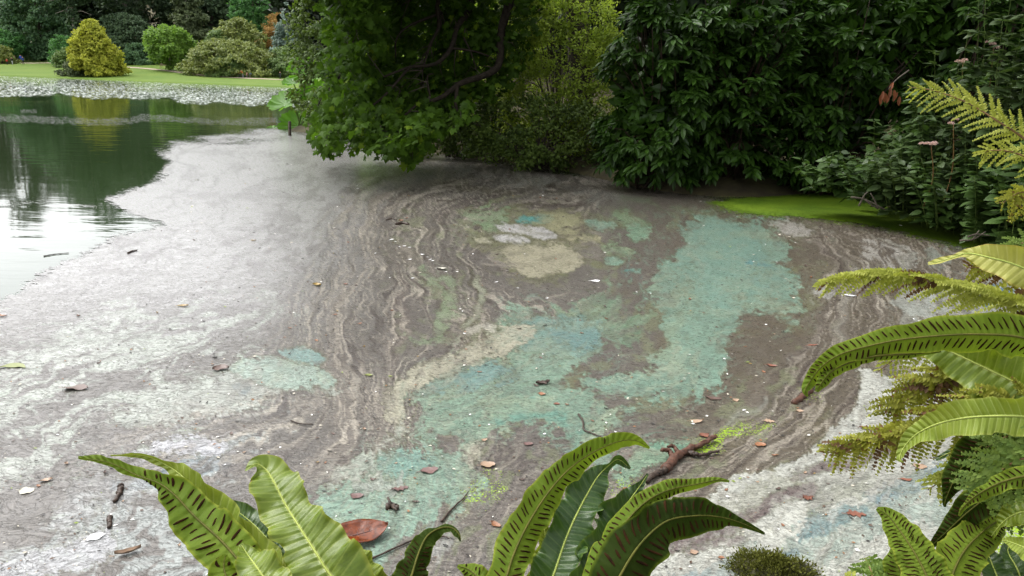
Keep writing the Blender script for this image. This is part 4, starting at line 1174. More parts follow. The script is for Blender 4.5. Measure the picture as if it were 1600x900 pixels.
M['laurel'] = leaf_mat('laurel_leaf', rgb(18, 34, 9), rgb(56, 86, 24), 0.46, 0.16, 0.2, nscale=1.2)
def laurel(label, px, Y, hw, dep, zc, hz, n_shoot, seed, drop=0.1, n_single=260, lean=(0, 0)):
    base = AY(px, 130, Y); base[2] = bank_z(base)
    root = empty("cherry_laurel", base, label, "shrub", "cherry laurels overhanging the right shore")
    r = np.random.default_rng(seed)
    u = nrmz(r.normal(0, 1, (n_shoot * 4, 3)))
    u = u[(u[:, 1] < 0.35)][:n_shoot]; k = len(u)
    dens = fbm(u[:, 0] * 2.2 + seed, u[:, 2] * 2.6, seed, 3)
    sh = r.uniform(0.78, 1.0, k) + 0.10 * dens
    C = np.array([base[0], base[1], zc]) + u * np.array([hw, dep, hz]) * sh[:, None] + np.array([lean[0], lean[1], 0])
    keep = (C[:, 2] > 0.22) & (dens > -0.02)
    C, u = C[keep], u[keep]; k = len(C)
    ax = nrmz(u * [1.0, 1.0, 0.5] + r.normal(0, 0.28, (k, 3)) + [0, -0.15, -drop])
    per = 12
    j = np.tile(np.arange(per), k); m = k * per
    A = np.repeat(ax, per, 0)
    phi = j * 2.4 + np.repeat(r.uniform(0, 6.28, k), per)
    s1 = nrmz(np.cross(A, [0, 0, 1.0])); s2 = np.cross(A, s1)
    rad = np.cos(phi)[:, None] * s1 + 0.55 * np.sin(phi)[:, None] * s2
    pos = np.repeat(C, per, 0) + A * (j / per * 0.26 - 0.2)[:, None]
    d = A * (0.45 + 0.5 * (j / per))[:, None] + rad * 0.8 + [0, 0, -0.22]
    nn = np.array([0, 0, 0.9]) + A * 0.35 + r.normal(0, 0.18, (m, 3))
    leaf_set("leaf", T_LAUREL, pos, d, nn, r.uniform(0.17, 0.27, m), M['laurel'], root, n_single)
    lst = []
    for c in C[::3]:
        b0 = base + r.normal(0, 0.2, 3) * [1, 1, 0] - [0, 0, 0.2]
        lst.append((smooth_path(np.array([b0, b0 * 0.5 + c * 0.5 + [0, 0, 0.5], c]), 6), np.linspace(0.022, 0.005, 6)))
    tubes("branches", lst, M['bark_wet'], root, 5)
    # thick inner foliage that keeps the light out
    m = 5200
    q = nrmz(r.normal(0, 1, (m, 3))) * (r.random((m, 1)) ** 0.5) * 0.66
    pos = np.array([base[0], base[1] + 0.15, zc]) + q * np.array([hw, dep, hz])
    g = pos[:, 2] > 0.25
    leaf_mass("inner_foliage", T_DIAMOND, pos[g], r.normal(0, 1, (g.sum(), 3)), r.normal(0, 1, (g.sum(), 3)) + [0, 0, 0.4], r.uniform(0.2, 0.34, g.sum()), M['laurel'], root)
laurel("left cherry laurel with glossy leaves hanging to the scum beside the yellow-green shrub", 1035, 14.6, 1.25, 1.5, 1.7, 2.7, 620, 31, drop=0.45)
laurel("middle cherry laurel with dark hollows and leaf rosettes over the water", 1150, 14.7, 1.7, 1.5, 2.1, 2.9, 430, 32, drop=0.1)
laurel("right cherry laurel with whorls of leaves above the duckweed", 1310, 14.6, 1.7, 1.4, 2.2, 2.6, 420, 33, drop=0.05)
laurel("upper right cherry laurel with long dark leaves above the flowering weeds", 1490, 14.0, 1.8, 1.3, 3.3, 2.0, 420, 34, drop=0.05)

def dead_leaf_spray():
    M['dead'] = leaf_mat('dead_brown_leaf', rgb(84, 46, 28), rgb(136, 80, 52), 0.7, 0.15, 0.3)
    root = empty("dead_leaf_spray", P(1392, 135, 11.0), "cluster of withered brown leaves hanging among the dark laurel", "leaves")
    r = np.random.default_rng(5)
    tubes("twig", [(smooth_path(np.array([P(1420, 110, 11.6), P(1400, 125, 11.1), P(1388, 140, 11.0)]), 8), np.linspace(0.012, 0.006, 8))], M['bark'], root, 5)
    pos = np.array([P(x, y, 11.0) for x, y in ((1380, 142), (1384, 145), (1392, 138), (1397, 140), (1403, 144), (1396, 128), (1389, 146), (1376, 148), (1406, 150))])
    d = r.normal(0, 0.25, (9, 3)) + [0, -0.1, -1]
    leaf_set("leaf", T_LAUREL, pos, d, r.normal(0, 0.4, (9, 3)) + [0, -1, 0], np.full(9, 0.15), M['dead'], root, 9)
dead_leaf_spray()

# ------------------------------------------------------------------ leafy weeds on the right
M['weed'] = leaf_mat('weed_leaf', rgb(34, 52, 22), rgb(66, 90, 38), 0.5, 0.25, 0.35, nscale=2)
M['weed2'] = leaf_mat('weed_leaf_dull', rgb(36, 52, 26), rgb(70, 88, 46), 0.55, 0.25, 0.3, nscale=2)
M['pinkflower'] = leaf_mat('pink_flower', rgb(160, 128, 128), rgb(204, 178, 172), 0.8, 0.2, 0.2)
def weed(label, px, py, Y, nst, h, spread, leaf, seed, mat, heads=0, n_single=45, group="leafy weeds on the right shore"):
    base = AY(px, py, Y + 0.55); base[2] = bank_z(base)
    root = empty("leafy_weed", base, label, "plant", group)
    r = np.random.default_rng(seed)
    lst = []; pos = []; d = []; nn = []; sc = []; tops = []
    for i in range(nst):
        a = r.uniform(0, 6.28); q = r.random() ** 0.5
        b0 = base + np.array([math.cos(a) * spread * q * 0.7, math.sin(a) * spread * q * 0.5, -0.1])
        hh = h * r.uniform(0.55, 1.1)
        tip = b0 + np.array([math.cos(a) * spread * 0.6 * q, math.sin(a) * spread * 0.5 * q - 0.25 * hh * r.random(), hh])
        c = smooth_path(np.array([b0, (b0 + tip) / 2 + [0, 0, 0.1 * hh], tip]), 12)
        lst.append((c, np.linspace(0.005, 0.002, 12)))
        tops.append(tip)
        nn_ = max(6, int(hh / 0.062))
        for k in range(nn_):
            f = 0.15 + 0.85 * k / nn_
            p = c[min(11, int(f * 11.99))]
            ph = k * 1.57 + a
            for s in (0, math.pi):
                v = np.array([math.cos(ph + s), math.sin(ph + s), r.uniform(-0.35, 0.25)])
                pos.append(p + v * 0.02); d.append(v + r.normal(0, 0.15, 3)); nn.append(np.array([0, -0.1, 1]) + r.normal(0, 0.25, 3)); sc.append(leaf * r.uniform(0.6, 1.25) * (1.15 - 0.5 * f))
    tubes("stems", lst, M['stem_green'], root, 4)
    pos = np.array(pos); k = pos[:, 2] > 0.16
    leaf_set("leaf", T_OVATE, pos[k], np.array(d)[k], np.array(nn)[k], np.array(sc)[k], mat, root, n_single)
    return root, tops
W = [("low leafy weeds left of the fallen twigs at the duckweed edge", 1310, 292, 11.2, 26, 0.55, 0.55, 0.13, 1, 'weed'),
     ("leafy weeds behind the fallen twigs at the duckweed edge", 1375, 300, 10.6, 30, 0.75, 0.6, 0.13, 2, 'weed'),
     ("compound-leaved weed standing against the dark hollow", 1395, 250, 11.6, 14, 1.35, 0.45, 0.15, 3, 'weed'),
     ("leafy weed clump in the middle of the right shore", 1440, 310, 10.2, 34, 0.95, 0.7, 0.13, 4, 'weed2'),
     ("dense leafy weeds hanging over the duckweed", 1505, 330, 9.6, 36, 1.0, 0.7, 0.12, 5, 'weed'),
     ("broad-leaved weeds at the right end of the duckweed", 1570, 345, 8.9, 34, 1.1, 0.7, 0.13, 6, 'weed'),
     ("tall dull green weeds at the right picture edge behind the yellow fern", 1600, 280, 9.4, 40, 3.0, 0.9, 0.13, 7, 'weed2'),
     ("tall weeds rising behind the yellow fern tip", 1530, 260, 10.3, 40, 2.8, 0.9, 0.12, 8, 'weed2'),
     ("mid-high weeds below the small flower heads", 1470, 270, 10.6, 30, 1.9, 0.7, 0.13, 9, 'weed'),
     ("dark weeds at the right picture edge above the fern", 1650, 360, 8.2, 30, 1.5, 0.7, 0.12, 10, 'weed')]
for lab, px, py, Y, nst, h, sp, lf, sd, mk in W:
    weed(lab, px, py, Y, nst, h, sp, lf * 1.6, sd, M[mk])
def flower_stem(px, py, Y, nheads, lab, seed):
    r = np.random.default_rng(seed)
    top = AY(px, py, Y); base = top + np.array([0.15, 0.2, 0]); base[2] = bank_z(base)
    root = empty("flower_stem", base, lab, "flower", "pale pink flower heads on the right shore")
    tubes("stem", [(smooth_path(np.array([base, (base + top) / 2 + [0.08, 0, 0], top]), 12), np.linspace(0.010, 0.005, 12))], M['stem_brown'], root, 5)
    for h in range(nheads):
        c = top + np.array([(h - nheads / 2) * 0.052, r.uniform(-0.04, 0.04), r.uniform(-0.03, 0.05)])
        n = 60
        q = nrmz(r.normal(0, 1, (n, 3))); q[:, 2] = np.abs(q[:, 2]) * 0.6
        leaf_mass("flower_head", T_DIAMOND, c + q * 0.026, q + [0, 0, 0.5], r.normal(0, 1, (n, 3)), np.full(n, 0.026), M['pinkflower'], root, kind=None)
flower_stem(1553, 73, 10.4, 3, "topmost pale pink flower head near the upper right corner", 1)
flower_stem(1505, 97, 10.6, 3, "pale pink flower head left of the topmost one", 2)
flower_stem(1490, 193, 9.9, 2, "small pale flower head beside the yellow fern", 3)
flower_stem(1455, 228, 10.0, 4, "lowest pale flower head above the leafy weeds", 4)

# ------------------------------------------------------------------ gunnera with post at the water's edge
def gunnera():
    M['gunnera'] = leaf_mat('gunnera_leaf', rgb(62, 104, 24), rgb(112, 160, 44), 0.5, 0.4, 0.35, nscale=2.5)
    base = G(470, 204); base[1] += 0.7; base[2] = 0.1
    root = empty("gunnera", base, "gunnera with huge bright green lobed leaves at the water's edge", "plant")
    Yb = base[1]
    for i, (px, py, rp, tilt, az, rot) in enumerate(((472, 112, 30, 50, 0.2, 0.3), (444, 160, 32, 35, -0.5, 1.6), (468, 194, 34, 40, 0.0, 2.8), (492, 150, 32, 55, 0.4, 0.9), (458, 128, 20, 25, -0.3, 2.0), (505, 190, 36, 45, 0.5, 0.4), (428, 200, 14, 8, 0.0, 0.0))):
        c = AY(px, py, Yb + 0.1 * i - 0.3)
        rad = rp / F_PX * Yb
        nlob = 9
        V = [(0, 0, -0.12)]; nr, na = 6, 90
        for k in range(1, nr + 1):
            f = k / nr
            for j in range(na):
                a = -math.pi * 0.93 + 2 * math.pi * 0.93 * j / (na - 1)
                lob = 0.80 + 0.20 * abs(math.cos(a * nlob / 2)) ** 0.7 + 0.05 * math.sin(a * 31)
                rr = f * (1 + (lob - 1) * f ** 2) * (0.72 + 0.28 * math.cos(a * 0.5))
                vein = abs(math.sin(a * nlob / 2))
                V.append((rr * math.cos(a), rr * math.sin(a), 0.10 * f * f * 2 - 0.12 + 0.05 * vein * f - 0.04 * f * math.sin(a * 13 + i)))
        Fs = [(0, 1 + j, 2 + j) for j in range(na - 1)]
        for k in range(nr - 1):
            for j in range(na - 1):
                p = 1 + k * na + j
                Fs.append((p, p + na, p + na + 1, p + 1))
        Rm = np.array(Matrix.Rotation(az, 3, 'Z') @ Matrix.Rotation(R(tilt), 3, 'X') @ Matrix.Rotation(rot, 3, 'Z'))
        V = np.array(V) * rad @ Rm.T + c
        new_obj("leaf", py_mesh("leaf", V, [list(f) for f in Fs], True), M['gunnera'], root)
        tubes("stalk", [(smooth_path(np.array([base + [0.1 * i - 0.3, 0, -0.1], (base + c) / 2 + [0, 0.05, 0.15], c + Rm @ np.array([0, 0, -0.13]) * rad]), 10), np.linspace(0.035, 0.02, 10))], M['stem_green'], root, 6)
gunnera()
def mooring_post():
    b = G(453, 212)
    V, Fs = tube_arrays(np.array([b + [0, 0, -0.6], b + [0, 0, 0.1], b + [0.01, 0, 0.42], b + [0.01, 0, 0.45]]), np.array([0.05, 0.05, 0.048, 0.03]), 10)
    tag(new_obj("wooden_post", py_mesh("wooden_post", V, Fs, True), M['bark']), "short wooden post in the water below the gunnera", "post")
mooring_post()
# ================================================================== PEOPLE, BENCH ON THE FAR LAWN
def person_mat(name, top, legs, hair):
    m, nt, b = mat_base(name)
    tc = nt.nodes.new("ShaderNodeTexCoord"); sp = nt.nodes.new("ShaderNodeSeparateXYZ")
    nt.links.new(tc.outputs["Generated"], sp.inputs[0])
    c = ramp(nt, sp.outputs[2], [(0.0, rgb(40, 36, 34)), (0.05, legs), (0.50, top), (0.835, rgb(190, 140, 116)), (0.935, hair)], 'CONSTANT')
    nt.links.new(c, b.inputs["Base Color"]); b.inputs["Roughness"].default_value = 0.8
    return m

def person(label, px, Y, h, top, legs, hair, face=0.0, stride=0.16, bend=0.0, arm=0.1, group=None):
    base = ground_at(px, Y)
    k = h / 1.7
    J = {'pelvis': (0, 0, .92), 'waist': (0, .02 + bend * .1, 1.08), 'chest': (0, .02 + bend * .3, 1.30 - bend * .05), 'neck': (0, bend * .42, 1.46 - bend * .08), 'chin': (0, .02 + bend * .46, 1.53 - bend * .09), 'head': (0, .02 + bend * .5, 1.64 - bend * .1)}
    R_ = {'pelvis': .135, 'waist': .12, 'chest': .15, 'neck': .055, 'chin': .075, 'head': .085}
    E = [('pelvis', 'waist'), ('waist', 'chest'), ('chest', 'neck'), ('neck', 'chin'), ('chin', 'head')]
    for s, nm in ((-1, 'l'), (1, 'r')):
        st = stride * s
        J.update({nm + 'hip': (s * .09, 0, .88), nm + 'knee': (s * .10, st * .7 + .02, .48), nm + 'ankle': (s * .10, st - .03, .08), nm + 'toe': (s * .115, st + .13, .035),
                  nm + 'sh': (s * .18, .0 + bend * .34, 1.40 - bend * .06), nm + 'el': (s * .23, -st * .5 + arm * .4 + bend * .3, 1.12), nm + 'wr': (s * .22, -st * .9 + arm + bend * .45, .90), nm + 'hand': (s * .21, -st * .95 + arm * 1.15 + bend * .5, .80)})
        R_.update({nm + 'hip': .10, nm + 'knee': .065, nm + 'ankle': .045, nm + 'toe': .035, nm + 'sh': .065, nm + 'el': .048, nm + 'wr': .034, nm + 'hand': .03})
        E += [('pelvis', nm + 'hip'), (nm + 'hip', nm + 'knee'), (nm + 'knee', nm + 'ankle'), (nm + 'ankle', nm + 'toe'), ('chest', nm + 'sh'), (nm + 'sh', nm + 'el'), (nm + 'el', nm + 'wr'), (nm + 'wr', nm + 'hand')]
    names = list(J); ix = {n: i for i, n in enumerate(names)}
    me = bpy.data.meshes.new("person")
    me.from_pydata([tuple(c * k for c in J[n]) for n in names], [(ix[a], ix[b]) for a, b in E], [])
    o = new_obj("person", me, person_mat("clothes", top, legs, hair))
    o.location = base; o.rotation_euler.z = face
    md = o.modifiers.new("skin", 'SKIN'); md.use_smooth_shade = True
    for i, n in enumerate(names):
        r = R_[n] * k
        me.skin_vertices[0].data[i].radius = (r, r)
        me.skin_vertices[0].data[i].use_root = (n == 'pelvis')
    s = o.modifiers.new("sub", 'SUBSURF'); s.levels = s.render_levels = 1
    tag(o, label, "person", group)
NAVY, GREYC, BLACK = rgb(36, 40, 56), rgb(110, 108, 106), rgb(28, 28, 30)
person("child in an orange-red top walking at the far left lawn", 13, 152, 1.2, rgb(196, 74, 50), NAVY, rgb(70, 46, 30), 1.6)
person("person in black top and pale trousers on the far left lawn", 21, 152, 1.5, BLACK, rgb(190, 190, 196), rgb(40, 30, 26), 1.3)
person("person in dark grey clothes between the walkers on the far left lawn", 25.5, 156, 1.65, rgb(70, 66, 66), BLACK, rgb(60, 44, 34), 1.5)
person("person in a dusty pink top behind the other far walkers", 30.5, 162, 1.7, rgb(176, 128, 124), GREYC, rgb(96, 70, 50), 1.8)
person("person in a bright blue jacket, taller of the right-hand far walkers", 35, 158, 1.7, rgb(48, 88, 190), NAVY, rgb(50, 40, 34), 1.5)
person("person in a blue top and dark trousers nearest the water among far walkers", 38, 153, 1.6, rgb(52, 70, 140), BLACK, rgb(40, 32, 28), 1.7)
person("person in an orange top bending over the pushchair on the far path", 379, 129, 1.4, rgb(206, 110, 60), rgb(150, 150, 160), rgb(90, 56, 34), 1.5, bend=0.7, arm=0.35)
person("child in a pale pink top beside the far pushchair", 385, 129, 1.05, rgb(214, 160, 152), rgb(120, 100, 110), rgb(110, 80, 54), -1.4, bend=0.3)
person("child in a light blue top right of the far pushchair", 390, 129.5, 1.1, rgb(140, 160, 204), rgb(130, 110, 110), rgb(90, 66, 44), -1.5, bend=0.3)
person("lone walker in dark clothes below the rounded rhododendron", 437.5, 126, 1.4, rgb(38, 44, 44), BLACK, rgb(60, 46, 36), 1.5)

def box_arrays(c, s):
    c = np.asarray(c, float); s = np.asarray(s, float) / 2
    V = np.array([[x, y, z] for z in (-1, 1) for y in (-1, 1) for x in (-1, 1)]) * s + c
    return V, [[0, 2, 3, 1], [4, 5, 7, 6], [0, 1, 5, 4], [2, 6, 7, 3], [0, 4, 6, 2], [1, 3, 7, 5]]

def pushchair():
    base = ground_at(375.5, 129)
    root = empty("pushchair", base, "dark pushchair on the far path beside the person in orange", "pushchair")
    md = plain_mat('pushchair_cloth', rgb(30, 30, 38), rgb(46, 46, 54), 20, 0.8, 0)
    V, Fs = join_arrays([box_arrays(base + [0, 0, .45], (.45, .4, .08)), box_arrays(base + [-.2, 0, .68], (.08, .4, .45)), box_arrays(base + [-.05, 0, .92], (.4, .42, .06))])
    new_obj("seat", py_mesh("seat", V, Fs), md, root)
    tubes("frame", [(np.array([base + [.3, s, .1], base + [-.1, s, .6], base + [-.55, s, 1.0]]), 0.016) for s in (-.2, .2)] + [(np.array([base + [-.3, s, .1], base + [.1, s, .5]]), 0.016) for s in (-.2, .2)] + [(np.array([base + [-.55, -.2, 1.0], base + [-.55, .2, 1.0]]), 0.018)], md, root)
    a = np.linspace(0, 2 * math.pi, 13)
    for x, s in ((.3, -.22), (.3, .22), (-.3, -.22), (-.3, .22)):
        tubes("wheel", [(np.stack([base[0] + x + .1 * np.cos(a), np.full(13, base[1] + s), base[2] + .12 + .1 * np.sin(a)], 1), 0.022)], md, root, 6)
pushchair()

def bench():
    base = ground_at(257, 147)
    root = empty("park_bench", base, "wooden bench under the small bright green tree beside the far path", "bench")
    mw = plain_mat('bench_wood', rgb(124, 108, 92), rgb(156, 140, 120), 12, 0.8, 0.2)
    for j in range(4):
        V, Fs = box_arrays(base + [0, -.2 + .13 * j, .45], (1.6, .1, .04)); new_obj("seat_slat", py_mesh("seat_slat", V, Fs), mw, root)
    for j in range(4):
        V, Fs = box_arrays(base + [0, .27 + .02 * j, .56 + .12 * j], (1.6, .03, .09)); new_obj("back_slat", py_mesh("back_slat", V, Fs), mw, root)
    for x in (-.72, .72):
        V, Fs = box_arrays(base + [x, -.2, .22], (.07, .07, .44)); new_obj("leg", py_mesh("leg", V, Fs), mw, root)
        V, Fs = box_arrays(base + [x, .34, .48], (.07, .05, .98)); new_obj("leg", py_mesh("leg", V, Fs), mw, root)
        V, Fs = box_arrays(base + [x, 0.02, .66], (.06, .55, .04)); new_obj("armrest", py_mesh("armrest", V, Fs), mw, root)
bench()

# ================================================================== FLOATING LEAVES AND STICKS
def leaf_colour(name, c1, c2, rough=0.5, spec=0.5):
    m, nt, b = mat_base(name)
    oi = nt.nodes.new("ShaderNodeObjectInfo"); tc = nt.nodes.new("ShaderNodeTexCoord")
    n = noise_node(nt, 6, 4, 0.6, tc.outputs["Generated"])
    f = mathn(nt, 'ADD', mathn(nt, 'MULTIPLY', oi.outputs["Random"], 0.5), mathn(nt, 'MULTIPLY', n.outputs[0], 0.6))
    nt.links.new(mixc(nt, f, c1, c2), b.inputs["Base Color"])
    b.inputs["Roughness"].default_value = rough; b.inputs["Specular IOR Level"].default_value = spec
    bump(nt, n.outputs[0], 0.3, 0.005, b)
    return m
def wet_leaf(name, c1, c2, rough=0.2, spec=0.4):
    m, nt, b = mat_base(name)
    geo = nt.nodes.new("ShaderNodeNewGeometry")
    n1 = noise_node(nt, 38, 5, 0.65, geo.outputs["Position"]); n2 = noise_node(nt, 14, 3, 0.5, geo.outputs["Position"])
    c = ramp(nt, n1.outputs[0], [(0.3, c1), (0.55, c2), (0.72, rgb(108, 52, 18))])
    nt.links.new(c, b.inputs["Base Color"])
    nt.links.new(ramp(nt, n2.outputs[0], [(0.45, (0.08,) * 3 + (1,)), (0.55, (0.5,) * 3 + (1,))]), b.inputs["Roughness"])
    b.inputs["Specular IOR Level"].default_value = spec
    bump(nt, n1.outputs[0], 0.5, 0.004, b)
    return m
LC = {
    'rust': wet_leaf('leaf_rust', rgb(56, 22, 5), rgb(94, 42, 12), 0.22, 0.35),
    'orange': leaf_colour('leaf_orange', rgb(105, 65, 40), rgb(134, 92, 61)),
    'tan': leaf_colour('leaf_tan', rgb(122, 97, 78), rgb(146, 124, 102)),
    'brown': leaf_colour('leaf_brown', rgb(60, 46, 38), rgb(90, 70, 61)),
    'plum': leaf_colour('leaf_plum', rgb(69, 48, 44), rgb(100, 74, 69)),
    'yellow': leaf_colour('leaf_yellow', rgb(124, 97, 41), rgb(146, 123, 64)),
    'cream': leaf_colour('leaf_cream', rgb(154, 150, 132), rgb(170, 167, 154)),
    'white': leaf_colour('petal_white', rgb(216, 216, 214), rgb(236, 236, 236)),
    'green': leaf_colour('leaf_green', rgb(85, 94, 38), rgb(117, 123, 56)),
    'dark': leaf_colour('leaf_dark', rgb(25, 25, 19), rgb(45, 43, 33)),
    'russet': leaf_colour('leaf_russet', rgb(93, 52, 36), rgb(121, 75, 55)),
}
def leaf_shape(kind, curl, wid):
    r = np.random.default_rng(int(curl * 100 + wid * 1000) + random.randrange(10000))
    n = 13
    xs = np.linspace(0, 1, n)
    if kind == 'oak':
        w = wid * (np.sin(math.pi * xs ** 0.8) ** 0.6) * (0.72 + 0.34 * np.cos(xs * 2 * math.pi * 3.5))
    elif kind == 'round':
        w = wid * np.sqrt(np.clip(1 - (2 * xs - 1) ** 2, 0, 1))
    else:
        w = wid * np.sin(math.pi * xs ** 0.85) ** 0.75
    V = []
    p1, p2, tw = r.uniform(0, 6.28), r.uniform(0, 6.28), r.normal(0, 0.25)
    bend = r.normal(0, 0.10)
    for x, ww in zip(xs, w):
        for v in (-1, -0.5, 0, 0.5, 1):
            e = 1 + 0.16 * math.sin(9 * x + p1 + (2 if v > 0 else 0)) + 0.08 * math.sin(23 * x + p2 * (1 + v))
            V.append((x - 0.5, ww * v * e + bend * math.sin(math.pi * x), curl * (v * v) * 0.15 + curl * 0.18 * (2 * x - 1) ** 2 * 0.6 + tw * v * ww * (x - .5) + 0.035 * abs(v) * wid + 0.012 * math.sin(11 * x + 3 * v + p1)))
    Fs = [[i * 5 + j, i * 5 + j + 1, i * 5 + j + 6, i * 5 + j + 5] for i in range(n - 1) for j in range(4)]
    k = len(V)                                                   # stalk
    sw = 0.018
    for q in range(5):
        x = -0.5 - 0.05 * q
        V += [(x, -sw + 0.05 * bend * q, 0.02 * q * curl), (x, sw + 0.05 * bend * q, 0.02 * q * curl + 0.01)]
    Fs += [[k + 2 * q, k + 2 * q + 1, k + 2 * q + 3, k + 2 * q + 2] for q in range(4)]
    Fs.append([2, 1, k, k + 1])
    V = np.array(V); V[:, 2] -= V[:, 2].min()
    return py_mesh("floating_leaf", V, Fs, True)

def float_leaf(px, py, len_px, ang, colr, label, kind='oval', curl=0.35, wid=0.24, group=None, name="floating_leaf", me=None, cat="leaf", lift=0.0):
    c = G(px, py, 0.012)
    dep = to_px(c)[2]
    L = 0.82 * len_px / F_PX * dep
    me2 = leaf_shape(kind, curl, wid) if me is None else me
    o = new_obj(name, me2, LC[colr] if me is None else None)
    o.location = (c[0], c[1], 0.006 + lift); o.rotation_euler = (random.uniform(-.08, .08), random.uniform(-.08, .08), R(ang)); o.scale = (L, L, L)
    tag(o, label, cat, group)
    return o
BIG = [
    (345, 576, 30, 20, 'brown', "curled brown leaf on the pale green patch left of the brown stream", 'oval', .6, .4),
    (118, 606, 46, 5, 'brown', "flat brown oval leaf with pale rim on the left scum", 'oval', .05, .3),
    (41, 765, 27, 0, 'cream', "round cream-coloured leaf near the left picture edge", 'round', .1, .42),
    (72, 749, 22, 30, 'tan', "small tan leaf beside the round cream leaf", 'oval', .5, .3),
    (200, 862, 46, 32, 'tan', "long folded tan leaf at the lower left", 'oval', .9, .14),
    (149, 838, 34, 35, 'white', "whitish translucent leaf in the wet streak at lower left", 'oval', .2, .3),
    (18, 574, 50, 8, 'green', "pale greenish flat leaf at the left picture edge", 'oval', .05, .22),
    (671, 733, 36, 20, 'plum', "plum-coloured leaf on the lower teal patch", 'oval', .2, .32),
    (625, 762, 34, 25, 'plum', "plum leaf pair half sunk in the lower teal patch, left of the other", 'oak', .2, .3),
    (558, 772, 26, 0, 'plum', "small plum leaf close above the big rust-red leaf", 'oval', .2, .4),
    (757, 686, 14, 60, 'tan', "small tan leaf above the cream spot in the middle", 'oval', .4, .4),
    (762, 725, 30, 10, 'tan', "round tan leaf below the cream spot in the middle", 'round', .3, .4),
    (826, 692, 20, 5, 'plum', "dark red-brown leaf at the edge of the middle teal", 'oval', .3, .34),
    (848, 598, 30, 25, 'brown', "dark folded brown leaf on the middle teal body", 'oak', .8, .3),
    (847, 614, 15, -20, 'orange', "small orange leaf just below the folded brown leaf", 'oval', .4, .4),
    (870, 630, 13, 10, 'russet', "small russet leaf right of the orange leaf on the middle teal", 'oval', .3, .34),
    (775, 818, 24, -40, 'orange', "pinkish brown leaf left of the central fern", 'oval', .5, .3),
    (982, 764, 24, 0, 'russet', "round russet leaf between the fern tips and the broken branch", 'round', .2, .42),
    (1100, 679, 22, 20, 'russet', "russet leaf on the green specks above the broken branch", 'oval', .5, .34),
    (1088, 656, 24, 0, 'tan', "tan leaf left of the teal patch foot", 'oval', .2, .3),
    (1115, 620, 32, -10, 'brown', "flat brown leaf below the large teal body", 'oval', .1, .24),
    (1150, 624, 14, 20, 'tan', "small tan leaf pair right of the flat brown leaf", 'oval', .4, .4),
    (1202, 657, 21, -10, 'tan', "pale oak leaf on the green specks", 'oak', .15, .4),
    (1188, 694, 22, 10, 'orange', "orange-tan leaf below the pale oak leaf", 'round', .4, .38),
    (1206, 570, 20, -20, 'russet', "russet leaf on the olive film right of the teal body", 'oval', .3, .26),
    (1250, 641, 14, 0, 'tan', "tiny tan leaf below the drooping fern tip", 'oval', .3, .36),
    (1352, 667, 24, 0, 'russet', "russet leaf on the white scum near the feathery fern", 'oak', .4, .34),
    (1338, 802, 40, 0, 'russet', "flat russet oak leaf on the pale scum at lower right", 'oak', .1, .28),
    (1262, 777, 24, 20, 'russet', "curled russet leaf at the end of the brown finger", 'oak', .7, .4),
    (1416, 747, 24, 0, 'russet', "russet leaf below the curled fern tip", 'oval', .15, .22),
    (1438, 727, 26, 0, 'tan', "pale ring-edged leaf below the long pale frond", 'round', .1, .36),
    (1488, 470, 16, -30, 'orange', "bent orange leaf on the pale bands below the yellow fern", 'oval', .8, .34),
    (1336, 557, 22, -20, 'russet', "russet leaf behind the striped drooping frond", 'oval', .4, .3),
    (1388, 554, 11, 0, 'brown', "small round brown nut-like leaf curl on the mauve scum", 'round', .9, .45),
    (1270, 538, 22, 10, 'russet', "thin russet leaf above the striped drooping frond", 'oval', .1, .16),
    (1085, 862, 18, 10, 'tan', "tan leaf partly behind the dark central frond", 'oval', .4, .36),
    (495, 445, 17, -10, 'yellow', "ochre leaf high in the brown stream", 'oval', .9, .34),
    (286, 477, 22, 0, 'yellow', "thin yellow leaf on the left scum", 'oval', .4, .2),
    (576, 585, 16, -5, 'green', "yellow-green leaf with white petal in the brown stream", 'oval', .3, .34),
    (610, 587, 9, 0, 'green', "tiny yellow-green leaf right of the one with the petal", 'oval', .3, .34),
    (540, 443, 8, 0, 'russet', "tiny russet leaf right of the ochre leaf in the stream", 'oval', .5, .5),
    (690, 420, 20, -15, 'cream', "cream bent leaf among white petals in the middle distance", 'oval', .8, .26),
    (627, 344, 9, 10, 'orange', "orange leaf lying on the dark floating stub", 'oval', .8, .4),
    (5, 492, 14, 0, 'orange', "small orange leaf on the left picture edge", 'oval', .6, .3),
    (930, 438, 18, 0, 'white', "oblong whitish scrap right of the cream island", 'oval', .1, .36),
    (1328, 462, 22, -20, 'white', "white feather-like scrap on the mauve scum at right", 'oval', .5, .16),
    (396, 375, 11, 0, 'yellow', "small olive-yellow leaf on the left grey scum", 'oval', .5, .3),
]
for (px, py, ln, an, ck, lab, kd, cu, wd) in BIG:
    float_leaf(px, py, ln, an, ck, lab, kd, cu, wd)

